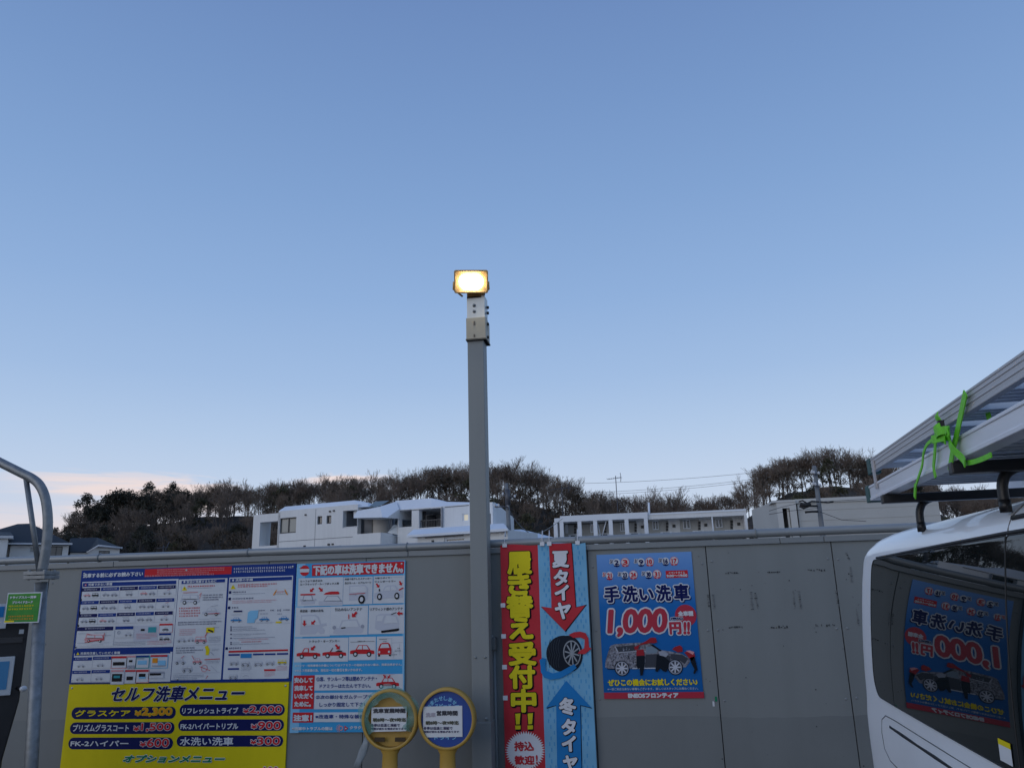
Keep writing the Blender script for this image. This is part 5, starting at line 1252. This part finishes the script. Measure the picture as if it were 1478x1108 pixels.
for i in range(110):
    x = -81+i*1.24+rnd.uniform(-1, 1)
    plant(brush[0], x, rnd.uniform(76, 109), rnd.uniform(.6, 1.0), 'low tree still holding brown dead leaves on the hill slope', 'brown leafed trees on the hill slope')
for i in range(30):
    x = -70+i*4.1+rnd.uniform(-1.5, 1.5)
    plant(brush[1], x, rnd.uniform(78, 108), rnd.uniform(.55, .95), 'dull olive green tree among darker trees on the hill slope', 'olive trees on the hill slope')
for i, x in enumerate((-101, -97.5, -93)): plant(bare[i], x, 106, .55+.1*i, 'small bare tree on the low left end of the hill above the dark roofs', 'small bare trees above the left roofs')

# ------------------------------------------------------------------ buildings beyond the fence
M_wh = mat('white_render', (.70, .71, .71), .8, streak=.05, var=.06, vscale=.35, bump=.05, bscale=6); M_wh2 = mat('white_coping_skylit', (.70, .74, .79), .7, var=.05, vscale=.4)  # bluer white than the walls: skylight on sloping bands put into the colour
M_line = mat('wall_joint', (.16, .17, .19), .8); M_fr = mat('window_frame_dark', (.035, .037, .04), .5); M_bg = mat('building_glass', (.03, .04, .05), .06, spec=.8); M_curt = mat('curtained_glass', (.28, .29, .27), .25)
M_in = mat('recess_wall', (.22, .23, .25), .85); M_cream = mat('cream_window_glass', (.8, .7, .5), .4, emit=((1.0, .86, .60), .18))  # pane of the small window: pale cream with a weak emission
hA = Bld(540, 780, 33, 18).view(350, 690, 5.685)
wb = thing('white_house', hA.W(0, 3, 0), 'large white flat roofed house with chamfered parapets and dark loggias, left of the lamp post', 'house')
# left loggia frame
(uL, zT), (uR, zB) = hA.uz(92, 302), hA.uz(297, 560)
hl = hA.hole(146, 362, 287, 548)
m = MB(); hA.wall(m, uL, uR, 0, zT, [hl], .0, .45, M_wh); hA.slab(m, uL, uL+.35, .45, 1.0, 0, zT-.002, M_wh); hA.slab(m, uL+.35, uR, .45, 1.0, zT-.35, zT-.003, M_wh); m.build('loggia', wb, fixn=False)
# main block
(u0, z1), (u1, _) = hA.uz(297, 270), hA.uz(940, 240)
holes = [hA.hole(307, 328, 437, 445), hA.hole(615, 312, 652, 375), hA.hole(690, 307, 727, 370), hA.hole(825, 268, 940, 400)]
m = MB(); hA.wall(m, u0, u1+.05, 0, z1, holes, 0, .3, M_wh); hA.slab(m, u0, u0+.3, .3, 8, 0, z1, M_wh); hA.slab(m, u0+.3, u1+.05, 7.7, 8, 0, z1, M_wh); hA.slab(m, u0+.3, u1+.05, .3, 7.7, z1-.25, z1-.002, M_wh2)
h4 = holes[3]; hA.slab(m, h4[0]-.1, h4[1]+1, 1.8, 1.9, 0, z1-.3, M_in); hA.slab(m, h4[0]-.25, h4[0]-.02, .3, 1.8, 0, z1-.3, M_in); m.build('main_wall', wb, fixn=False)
m = MB(); hA.band(m, 297, 270, 268, 350, 265, 233, .55, M_wh2); hA.band(m, 350, 265, 233, 920, 238, 180, .55, M_wh2); hA.band(m, 920, 238, 180, 1030, 232, 205, .5, M_wh2); m.build('parapet', wb, fixn=False)
hA.window(wb, holes[0], .06, M_fr, M_curt, 2); hA.window(wb, holes[1], .06, M_fr, M_bg, 1); hA.window(wb, holes[2], .06, M_fr, M_bg, 1)
m = MB(); hA.slab(m, h4[0], h4[1], .1, .14, h4[2]+.02, h4[2]+.06, M_wh); 
for k in range(9): c = h4[0]+(h4[1]-h4[0])*k/9; hA.slab(m, c, c+.02, .11, .13, h4[2]-.02, h4[2]+.02, M_line)
a, b = hA.uz(300, 522), hA.uz(905, 478); hA.slab(m, a[0], b[0], -.004, .01, (a[1]+b[1])/2-.015, (a[1]+b[1])/2+.015, M_line); a, b = hA.uz(603, 245), hA.uz(596, 580); hA.slab(m, a[0]-.012, a[0]+.012, -.005, .01, 0, a[1]-.05, M_line); m.build('wall_joint', wb, fixn=False)
m = MB()
for x, y, r in ((520,300,.05),(512,558,.06),(720,272,.05),(752,266,.05),(710,543,.06),(742,540,.05)): u, z = hA.uz(x, y); hA.slab(m, u-r, u+r, -.06, .0, z-r*.8, z+r*.8, M_fr)
u, z = hA.uz(760, 558); hA.slab(m, u-.45, u+.4, -.03, 0, z-.05, z+.03, M_line); m.build('wall_vent', wb, fixn=False)
# projecting bay with its own chamfered hood
m = MB(); b0, b1 = hA.uz(905, 460, -1.0), hA.uz(1132, 565, -1.0); hA.slab(m, b0[0], b1[0], -1.0, .0, 0, b0[1], M_wh)
q0 = hA.p(1132, 455, -1.0); q1 = hA.p(1305, 480, .6); 
m.mesh([Vector((q0.x, q0.y, 0)), q0, q1, Vector((q1.x, q1.y, 0))], [(0,1,2,3)], M_wh)
m.mesh([q0, q1, q1+hA.n*.9, q0+hA.n*.9], [(0,1,2,3)], M_wh2); m.build('balcony', wb, fixn=False)
m = MB(); hA.band(m, 912, 326, 268, 1148, 320, 232, .3, M_wh2); A0, A1, A2, A3 = hA.p(912, 326, -1.1), hA.p(1148, 320, -1.1), hA.p(1128, 232, -.5), hA.p(940, 268, -.5)
m.mesh([A0, A1, A2, A3, A0+hA.n*1.2, A1+hA.n*1.2], [(0,1,2,3),(0,4,5,1)], M_wh)
B0, B1, B2, B3 = hA.p(1148, 320, -1.1), hA.p(1188, 322, -1.0), hA.p(1285, 252, -.1), hA.p(1262, 190, .3)
m.mesh([hA.p(1128, 232, -.5), B0, B1, B2, B3], [(0,1,2,3,4)], M_wh2); m.mesh([B1, B2, B2+hA.n*2, B1+hA.n*2], [(0,1,2,3)], M_wh); m.build('hood', wb, fixn=False)
m = MB(); m.mesh([hA.p(1040, 232, .0), hA.p(1130, 228, .0), hA.p(1205, 182, 1.2), hA.p(1085, 190, 1.2)], [(0,1,2,3)], mat('roof_panel', (.10, .13, .14), .4)); m.build('roof_panel', wb, fixn=False)
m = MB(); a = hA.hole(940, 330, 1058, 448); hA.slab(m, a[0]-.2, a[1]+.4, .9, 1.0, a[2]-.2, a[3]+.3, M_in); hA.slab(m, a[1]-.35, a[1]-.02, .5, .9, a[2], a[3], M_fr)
cc = hA.uz(1122, 380, .6); n = 18; P = []
for z in (0, hA.uz(1122, 318, .6)[1]+.1):
    for k in range(n+1): q = math.pi*(1+k/n); P.append(hA.W(cc[0]+.5*math.cos(q), .85+.45*math.sin(q), z))
m.mesh(P, [(k, k+1, n+2+k, n+1+k) for k in range(n)], mat('cream_wall', (.46, .44, .41), .8), True); m.build('stair_tower', wb, fixn=False)
m = MB(); m.mesh([hA.p(1190, 445, -.2), hA.p(1235, 385, -.2), hA.p(1300, 372, .2), hA.p(1305, 470, .2)], [(0,1,2,3)], M_wh); m.build('stair_screen', wb, fixn=False)
# right block
hA.view(560, 660, 6.158)
r0, r1 = hA.uz(88, 455), hA.uz(930, 440)
hs_ = [hA.hole(98, 470, 210, 612), hA.hole(275, 462, 470, 612), hA.hole(663, 500, 716, 563), hA.hole(892, 498, 916, 640)]
m = MB(); hA.wall(m, r0[0], r1[0], 0, hA.uz(500, 432)[1], hs_, 0, .3, M_wh); zt_ = hA.uz(500, 432)[1]
hA.slab(m, r0[0], r1[0]-1.0, 2.4, 2.6, 0, zt_-.02, mat('cream_wall', (.46, .44, .41), .8)); sk = [hA.W(r1[0]-.01, .3, 0), hA.W(r1[0]-2.9, 8, 0)]; m.mesh([sk[0], sk[1], sk[1]+Vector((0, 0, zt_)), sk[0]+Vector((0, 0, zt_))], [(0,1,2,3)], M_wh); m.mesh([hA.W(r0[0], .3, zt_-.01), hA.W(r1[0]-.02, .3, zt_-.01), hA.W(r1[0]-2.9, 8, zt_-.01), hA.W(r0[0], 8, zt_-.01)], [(0,1,2,3)], M_wh2); hA.slab(m, hs_[1][1], hs_[1][1]+.25, .3, 2.4, 0, zt_-.31, M_wh); m.build('right_wall', wb, fixn=False)
m = MB(); hA.band(m, 66, 466, 385, 385, 450, 362, .5, M_wh2); hA.band(m, 385, 450, 362, 500, 432, 392, .5, M_wh2); hA.band(m, 500, 432, 392, 925, 425, 402, .4, M_wh2); m.build('parapet', wb, fixn=False)
hA.window(wb, hs_[0], 1.2, M_fr, M_bg, 2); f = hA.window(wb, (hs_[2][0], hs_[2][1], hs_[2][2], hs_[2][3]), .04, M_wh2, M_cream, 1, .04); f['label'] = 'small window with a pale cream pane'
a = hA.hole(348, 520, 428, 606, 2.39); m = MB(); hA.slab(m, a[0], a[1], 2.33, 2.39, a[2]-.5, a[3], M_fr); m.build('door', wb, fixn=False)
m = MB()
for k in range(14): c = hs_[1][0]+(hs_[1][1]-hs_[1][0])*k/14; hA.slab(m, c, c+.02, .14, .16, hs_[1][2], hs_[1][2]+.35, M_fr)
hA.slab(m, hs_[1][0], hs_[1][1], .13, .17, hs_[1][2]+.33, hs_[1][2]+.38, M_fr); m.build('balcony_rail', wb, fixn=False)
# low front wing with chamfered roof
dW = -3.0
a, b = hA.uz(165, 742, dW), hA.uz(1062, 640, dW); zt_ = hA.uz(330, 690, dW)[1]
m = MB(); hw = [hA.hole(500, 712, 686, 748, dW)]; hA.wall(m, hA.uz(262, 742, dW)[0], b[0], 0, zt_, hw, dW, dW+.3, M_wh); hA.slab(m, b[0]-.3, b[0], dW+.3, 0, 0, zt_, M_wh); hA.slab(m, hA.uz(262, 742, dW)[0], hA.uz(262, 742, dW)[0]+.3, dW+.3, 0, 0, zt_, M_wh); m.build('front_wing', wb, fixn=False)
m = MB(); P = [hA.p(165, 742, dW-.3), hA.p(165, 690, dW-.3), hA.p(226, 640, dW+.7), hA.p(1028, 614, dW+.7), hA.p(1065, 640, dW-.3), hA.p(1065, 690, dW-.3)]
e1 = P[1]; e2 = Vector(P[4]); e2.z = e1.z; t1_ = P[2]; t2_ = Vector(P[3]); t2_.z = t1_.z; lo1 = Vector(e1); lo1.z -= .1; lo2 = Vector(e2); lo2.z -= .1
m.mesh([lo1, lo2, e2, e1, t2_, t1_, e1+hA.n*4, e2+hA.n*4-hA.u*1.7, t1_+hA.n*3, t2_+hA.n*3-hA.u*1.3, lo1+hA.n*4, lo2+hA.n*4-hA.u*1.7], [(0,1,2,3),(3,2,4,5),(5,4,9,8),(3,5,8,6),(2,7,9,4),(0,3,6,10),(1,11,7,2),(0,10,11,1)], M_wh2); m.build('wing_roof', wb, fixn=False)
hA.window(wb, hw[0], dW+.06, M_wh2, M_bg, 1, .08)
m = MB(); h = hA.hole(330, 686, 672, 697, dW); hA.slab(m, h[0], h[1], dW-.02, dW, h[2], h[2]+.05, M_line); u, z = hA.uz(400, 746, dW); hA.slab(m, u-.05, u+.05, dW-.05, dW, z-.06, z+.06, M_fr); m.build('wall_joint', wb, fixn=False)
for x, d_, y0, y1 in ((30, 0, 470, 640), (480, 0, 440, 620)):
    m = MB(); m.tube([hA.p(x, y0, -.08), hA.p(x, y1, -.08)], .045, M_in, n=6); m.build('downpipe', wb, fixn=False)
for x0, x1, y in ((505, 720, 437), (100, 380, 470)):
    m = MB(); a, b = hA.uz(x0, y), hA.uz(x1, y-8); hA.slab(m, a[0], b[0], -.012, .0, (a[1]+b[1])/2-.02, (a[1]+b[1])/2+.02, M_line); m.build('coping_joint', wb, fixn=False)
# small separate pavilion roof further right
pv = thing('pavilion', hA.p(1200, 690, 2)*1.0, 'low white hipped pavilion roof just right of the lamp post behind the fence', 'pavilion'); ORG[pv.name].z = 0; pv.location.z = 0
m = MB(); P = [hA.p(1085, 705, 1), hA.p(1320, 712, 1), hA.p(1185, 638, 2.5), hA.p(1120, 640, 2.5), hA.p(1070, 640, 3), hA.p(1240, 660, 1.6)]
m.mesh([P[0], P[1], P[2], P[3], P[0]+hA.n*4, P[1]+hA.n*4], [(0,1,2,3),(1,5,2),(5,4,3,2),(4,0,3)], M_wh2); m.build('roof', pv, fixn=False)
m = MB(); a, b = hA.uz(1110, 705, 1.4), hA.uz(1295, 712, 1.4); hA.slab(m, a[0], b[0], 1.5, 4.5, 0, a[1]-.05, M_wh); m.build('wall', pv, fixn=False)

# two storey flats with open gallery
hB = Bld(940, 760, 60, 3).view(780, 660, 4.619)
fb = thing('flats', hB.W(0, 4, 0), 'long low white block of flats with an open columned gallery right of the lamp post', 'block of flats')
M_pan = mat('panel_cream', (.42, .42, .40), .8, var=.05, vscale=.5); M_panb = mat('panel_blue_grey', (.30, .34, .39), .8)
zr = hB.uz(400, 378)[1]; zb_ = hB.uz(400, 418)[1]
a, b = hB.uz(92, 410), hB.uz(715, 390)
m = MB(); c0 = hB.uz(130, 390); hB.slab(m, c0[0], b[0], 0, 9, zb_, zr, M_wh2); hB.slab(m, a[0], c0[0], 0, 9, zb_, hB.uz(100, 405)[1], M_wh2)
r0_, r1_ = hB.uz(715, 372, .2), hB.uz(1372, 342, .2); zr2 = (r0_[1]+r1_[1])/2; zb2 = (hB.uz(715, 412, .2)[1]+hB.uz(1370, 384, .2)[1])/2
hB.slab(m, b[0]+.01, r1_[0], .2, 9, zb2+.35, zr2, M_wh2); hB.slab(m, b[0]+.01, r1_[0]-.02, .25, 9, zb2, zb2+.35, M_wh); m.build('roof', fb, fixn=False)
m = MB(); hB.slab(m, a[0]+.3, r1_[0]-.2, 2.2, 9, 0, zb2-.01, M_pan); zfl = hB.uz(400, 522)[1]-.35; hB.slab(m, a[0], r1_[0], .1, 2.2, zfl-.2, zfl, M_wh); hB.slab(m, r1_[0]-.22, r1_[0], .2, 9, 0, zb2-.002, M_wh); hB.slab(m, a[0], a[0]+.2, .2, 9, 0, zb_-.002, M_wh)
for u in (r1_[0]-.22-(r1_[0]-b[0])*k/6 for k in (0,)): pass
m.build('wall', fb, fixn=False)
for x in (100, 140, 260, 365, 468, 575, 705):
    u, _ = hB.uz(x, 450); m = MB(); hB.slab(m, u-.16, u+.16, .02, .34, 0, zb_-.003, M_wh2); m.build('column', fb, fixn=False)
u, _ = hB.uz(1147, 420); m = MB(); hB.slab(m, u-.05, u+.05, .3, .4, 0, zb2, M_wh2); m.build('column', fb, fixn=False)
m = MB()
for xa, xb in ((715, 1375),): (ua, _), (ub, _) = hB.uz(xa, 500), hB.uz(xb, 500); hB.slab(m, ua, ub, .3, .38, zfl, hB.uz(900, 505)[1], M_panb)
m.build('gallery_parapet', fb, fixn=False)
for x0, x1 in ((165,185),(330,358),(530,568),(745,790),(948,1002),(1163,1216)):
    y = 420-.035*(x0-700)+ (8 if x0 < 700 else 5); h = hB.hole(x0, y, x1, y+58, 2.15); hB.window(fb, h, 2.10, M_wh2, M_bg, 2, .07)
for x in (232, 432, 635, 845, 1060, 1275):
    m = MB()
    for k in range(3): u, z = hB.uz(x, 445+k*20-.03*(x-700), 2.15); hB.slab(m, u-.10, u+.10, 2.12, 2.2, z-.11, z+.11, M_fr)
    u, z = hB.uz(x, 508-.03*(x-700), 2.15); hB.slab(m, u-.55, u+.4, 1.9, 2.2, z-.25, z+.12, M_wh2); hB.slab(m, u-.35, u+.2, 1.88, 1.92, z-.2, z+.05, M_fr); m.build('boiler_unit', fb, fixn=False)
for x in (680, 890, 1102, 1322): m = MB(); u, z = hB.uz(x, 462-.03*(x-700), 2.15); hB.slab(m, u-.12, u+.12, 2.08, 2.2, z-.12, z+.12, M_fr); hB.slab(m, u-.5, u+.5, 2.15, 2.21, z-1.6, z+.55, M_wh); m.build('door', fb, fixn=False)
m = MB()
for xa, xb in ((375, 400), (440, 412)): m.tube([hB.p(xa, 418, .5), hB.p(xb, 520, .5)], .05, M_wh2, n=6)
m.build('stair_brace', fb, fixn=False)
m = MB(); p_ = hB.p(725, 372, 1); m.tube([p_, hB.p(722, 300, 1)], .09, M_wh2, n=8); m.build('vent_pipe', fb, fixn=False)
M_ant = mat('antenna_metal', (.10, .10, .11), .5, metal=.4)
def antenna(base, h, w, label, n=7, tilt=0):
    t = thing('roof_antenna', base, label, 'antenna'); m = MB(); b_ = Vector(base); m.tube([b_, b_+Vector((0, 0, h))], .04, M_ant, n=6); m.build('mast', t, fixn=False)
    m = MB(); c = b_+Vector((0, 0, h-.25)); m.tube([c+Vector((-w*.65, 0, -.03)), c+Vector((w*.4, 0, .08))], .022, M_ant, n=5)
    for k in range(n): q = c+Vector((-w*.6+w*k/(n-1), 0, .09*k/(n-1))); m.tube([q+Vector((-.12, -.35, 0)), q+Vector((.12, .35, 0))], .012, M_ant, n=4)
    q = c+Vector((w*.36, 0, .08)); m.tube([q+Vector((.0, -.3, -.4)), q+Vector((.05, -.1, 0)), q+Vector((0, .3, .45))], .03, M_ant, n=4); m.build('aerial', t, fixn=False); return t
p_ = hB.p(516, 362, 3); q_ = hB.p(503, 122, 3); antenna(tuple(p_), q_.z-p_.z, 1.15, 'tall thin television antenna on the flat roof standing against the open sky')
p_ = hB.p(150, 388, 3); antenna(tuple(p_), 2.6, 1.7, 'low wide television antenna at the left end of the flats roof against the dark hill')

# beige shed-like building on the right
hC = Bld(1200, 745, 48, 3).view(1040, 620, 4.479)
bb = thing('beige_building', hC.W(0, 4, 0), 'plain beige metal clad building at the right behind the utility pole', 'building')
M_be = mat('beige_cladding', (.45, .45, .43), .7, var=.05, vscale=.5); M_be2 = mat('beige_edge', (.52, .52, .50), .6)
w0, w1 = hC.uz(490, 445), hC.uz(1408, 470); zt_ = hC.uz(900, 428)[1]
m = MB(); z = 0
while z < zt_-.05:
    hC.slab(m, w0[0], w1[0], .0 if int(z/.32) % 2 else .02, 10, z, min(z+.316, zt_-.05), M_be); z += .32
m.build('cladding', bb, fixn=False)
m = MB(); hC.slab(m, w0[0]-.1, w1[0]+.15, -.08, 10.05, zt_-.3, zt_-.02, M_be2); m.build('roof_edge', bb, fixn=False)
a, b = hC.uz(355, 460), hC.uz(488, 635); h = hC.hole(395, 510, 458, 640); za = a[1]
m = MB(); hC.wall(m, a[0], w0[0]-.12, 0, za, [(h[0], h[1], 0, h[3])], -.3, 0, M_be2); hC.slab(m, h[0]-.3, w0[0]-.1, 2.0, 2.2, 0, za-.01, M_in); P = [hC.p(355, 460, -.3), hC.p(322, 525, 2.5)]
m.mesh([hC.W(a[0], -.3, 0), hC.W(a[0], -.3, za), hC.W(a[0]-1.0, 6, za), hC.W(a[0]-1.0, 6, 0)], [(0,1,2,3)], M_be); hC.slab(m, a[0]-.3, w0[0]-.12, -.35, 6, za-.14, za-.001, M_be2)
m.build('side_block', bb, fixn=False)
m = MB(); hC.slab(m, h[0]+.3, h[0]+.42, -.1, 0, 0, h[3], M_be2); m.build('door_post', bb, fixn=False)

# houses at far left with dark hipped roofs
M_slate = mat('dark_slate', (.018, .022, .028), .7, var=.25, vscale=2); M_hw = mat('house_wall', (.66, .65, .63), .8, var=.04, vscale=.5); M_gut = mat('gutter_white', (.55, .56, .58), .5)
hD = Bld(60, 790, 60, -40).view(0, 660, 5.912)
ha = thing('house', hD.W(0, 5, 0), 'white house with large dark hipped roof behind the pipe guard at far left', 'house')
def P3(l): return [hD.p(*q) for q in l]
m = MB()
ridge = P3([(150, 566, 5), (262, 562, 5)]); e = P3([(-420, 745, -.5), (75, 712, -.5), (612, 735, -.5)])
er = hD.W(hD.uz(612, 735, -.5)[0], 11, e[2].z); el = hD.W(hD.uz(-420, 745, -.5)[0], 11, e[2].z); e[0].z = e[1].z = e[2].z
m.mesh([e[0], e[2], ridge[1], ridge[0], er, el], [(0,1,2,3),(1,4,2),(4,5,3,2),(5,0,3),(0,5,4,1)], M_slate); m.build('roof', ha, fixn=False)
m = MB(); a, b = hD.uz(95, 720), hD.uz(590, 740); hw_ = hD.hole(430, 758, 526, 850); hD.wall(m, a[0], b[0], 0, e[2].z-.15, [hw_], 0, .2, M_hw); hD.slab(m, a[0]-6, b[0], .6, 10, 0, e[2].z-.16, M_hw); m.build('wall', ha, fixn=False)
m = MB(); hD.slab(m, (e[0]-hD.P0).dot(hD.u), (e[2]-hD.P0).dot(hD.u)+.05, -.62, -.5, e[2].z-.10, e[2].z+.06, M_gut); m.build('gutter', ha, fixn=False)
hD.window(ha, hw_, .05, M_fr, M_bg, 2); h2 = hD.hole(255, 765, 290, 810); hD.window(ha, h2, -.05, M_gut, M_curt, 1)
m = MB(); a = hD.uz(-300, 690, -2); b = hD.uz(70, 690, -2); hD.slab(m, a[0], b[0], -2, 0, 0, b[1], M_hw); m.build('side_wing', ha, fixn=False); m = MB(); hD.slab(m, a[0], b[0]+.35, -2.3, 0, b[1], b[1]+.22, M_gut); P = hD.W(a[0], 0, 0); m.mesh([hD.W(a[0], -2.3, b[1]+.23), hD.W(b[0]+.35, -2.3, b[1]+.23), hD.W(b[0], 2.5, b[1]+.9), hD.W(a[0], 2.5, b[1]+.9)], [(0,1,2,3)], M_slate); m.build('wing_roof', ha, fixn=False)
hb2 = thing('house', hD.W(hD.uz(900, 800)[0], 5, 0), 'smaller white gabled house with dark roof right of the pipe guard at far left', 'house')
m = MB()
gl = P3([(745, 812, 0), (838, 752, 0), (1045, 772, 0)]); rd = P3([(600, 688, 4), (832, 682, 4)])
e0 = hD.p(590, 808, .4); e1_ = Vector(gl[2]); e1_.z = e0.z+.0
rr = hD.p(1045, 772, -.3); rf = hD.p(838, 752, -.3)
m.mesh([e0, hD.p(748, 806, .4), rf, rd[1], rd[0]], [(0,1,2,3,4)], M_slate); m.mesh([rf, rr, rd[1]], [(0,1,2)], M_slate); bk = rr+hD.n*9; bk2 = e0+hD.n*9
m.mesh([rr, bk, rd[1]], [(0,1,2)], M_slate); m.mesh([bk, bk2, rd[0], rd[1]], [(0,1,2,3)], M_slate); m.mesh([bk2, e0, rd[0]], [(0,1,2)], M_slate); m.build('roof', hb2, fixn=False)
m = MB(); q = P3([(755, 815, 0), (838, 758, 0), (1022, 776, 0)]); hw2 = hD.hole(845, 795, 932, 842)
m.mesh([Vector((q[0].x, q[0].y, 0)), q[0], q[1], q[2], Vector((q[2].x, q[2].y, 0))], [(0,1,2,3,4)], M_hw); hD.slab(m, hD.uz(600, 812, .7)[0], hD.uz(755, 812, .7)[0], .7, 8, 0, hD.uz(700, 812, .7)[1], M_hw); hD.slab(m, hD.uz(760, 812)[0], hD.uz(1020, 812)[0], .02, 8, 0, hD.uz(1020, 790)[1], M_hw); m.build('wall', hb2, fixn=False)
m = MB(); m.tube([hD.p(742, 812, -.32), rf, rr], .13, M_gut, n=4); m.build('gutter', hb2, fixn=False)
hD.window(hb2, hw2, -.06, M_fr, M_bg, 2)
p_ = hD.p(1390, 815, -4); q_ = hD.p(1390, 748, -4); antenna((p_.x, p_.y, p_.z-1.5), q_.z-p_.z+1.5, 1.0, 'small television antenna just above the fence rail right of the left houses')
M_conc = mat('concrete_pole', (.17, .18, .19), .8, var=.12, vscale=3)
def upole(xb, yb, xt, yt, Y, label, arms, extra=None):
    b_ = onY(xb, yb, Y); t_ = onY(xt, yt, Y); d = (t_-b_); g_ = b_-d*(b_.z/d.z)
    t = thing('utility_pole', g_, label, 'utility pole'); m = MB(); m.tube([g_, t_], [.14, .08], M_conc, n=12); m.build('pole', t, fixn=False)
    for x0, y0, x1, y1 in arms:
        m = MB(); p0, p1 = onY(x0, y0, Y-.2), onY(x1, y1, Y-.2); m.tube([p0, p1], .035, M_ant, n=6); a_ = m.build('crossarm', t, fixn=False); m = MB()
        for p in (p0, p1, p0.lerp(p1, .3)): m.lathe([(.0, .14), (.04, .12), (.055, .05), (.03, 0)], p, M_gut, n=8)
        m.build('insulator', a_, fixn=False)
    return t
u1 = upole(735.4, 777, 730.6, 697, 29, 'concrete utility pole with short crossarms just right of the lamp post', [(726, 714.5, 743, 718), (714, 731, 733, 731)])
m = MB(); P = [onY(715+k*0, 731, 28.8) for k in (0,)]; c = onY(732.5, 706, 28.8); m.tube([c, c+Vector((0, 0, -.7))], .12, M_ant, n=8); m.build('transformer', u1, fixn=False)
u2 = upole(1186, 760, 1175, 672, 30, 'concrete utility pole with cable closures in front of the beige building', [(1172, 683.5, 1182, 684.5), (1174, 700, 1184, 702)])
m = MB()
for pts, r in (([(1153,724),(1158,722),(1165,726),(1172,723),(1182,724)], .035), ([(1154,730),(1160,733),(1168,730),(1180,730)], .05), ([(1155,727),(1162,729),(1170,727)], .09), ([(1162,739),(1172,738),(1181,738)], .05), ([(1184,724),(1195,725),(1203,724)], .035)): m.tube([onY(x, y, 29.6) for x, y in pts], r, M_dark, n=6)
m.build('cable_closure', u2, fixn=False)
# wires
wr = thing('overhead_wires', onY(950, 690, 134), 'three thin overhead wires crossing the sky between the two wooded hilltops', 'wires')
for x0, y0, x1, y1 in ((835, 697.5, 1085, 682), (845, 711, 1085, 691.5), (850, 714, 1085, 694.5)):
    m = MB(); a, b = onY(x0, y0, 134), onY(x1, y1, 134); m.tube([a.lerp(b, k/10)+Vector((0, 0, -1.1*(k/10)*(1-k/10)*1.2)) for k in range(11)], .035, M_ant, n=4); m.build('wire', wr, fixn=False)
w2 = thing('service_cable', onY(800, 760, 29), 'thin service cable sagging from the utility pole toward the flats', 'cable')
m = MB(); m.tube(smooth_path([onY(733, 733, 28.8), onY(752, 760, 31), onY(775, 770, 36), onY(800, 757, 50), onY(812, 748, 58)]), .022, M_ant, n=5); m.build('wire', w2, fixn=False)
w3 = thing('service_cable', onY(1120, 740, 30), 'bundle of thin cables running left and right from the utility pole by the beige building', 'cable')
for pts in ([(1110,737),(1130,731),(1153,726),(1182,724)], [(1110,742),(1140,737),(1181,733)], [(1182,724),(1215,722),(1250,720)], [(1183,738),(1215,750),(1250,752)]):
    m = MB(); m.tube([onY(x, y, 29.6) for x, y in pts], .013, M_dark, n=4); m.build('wire', w3, fixn=False)
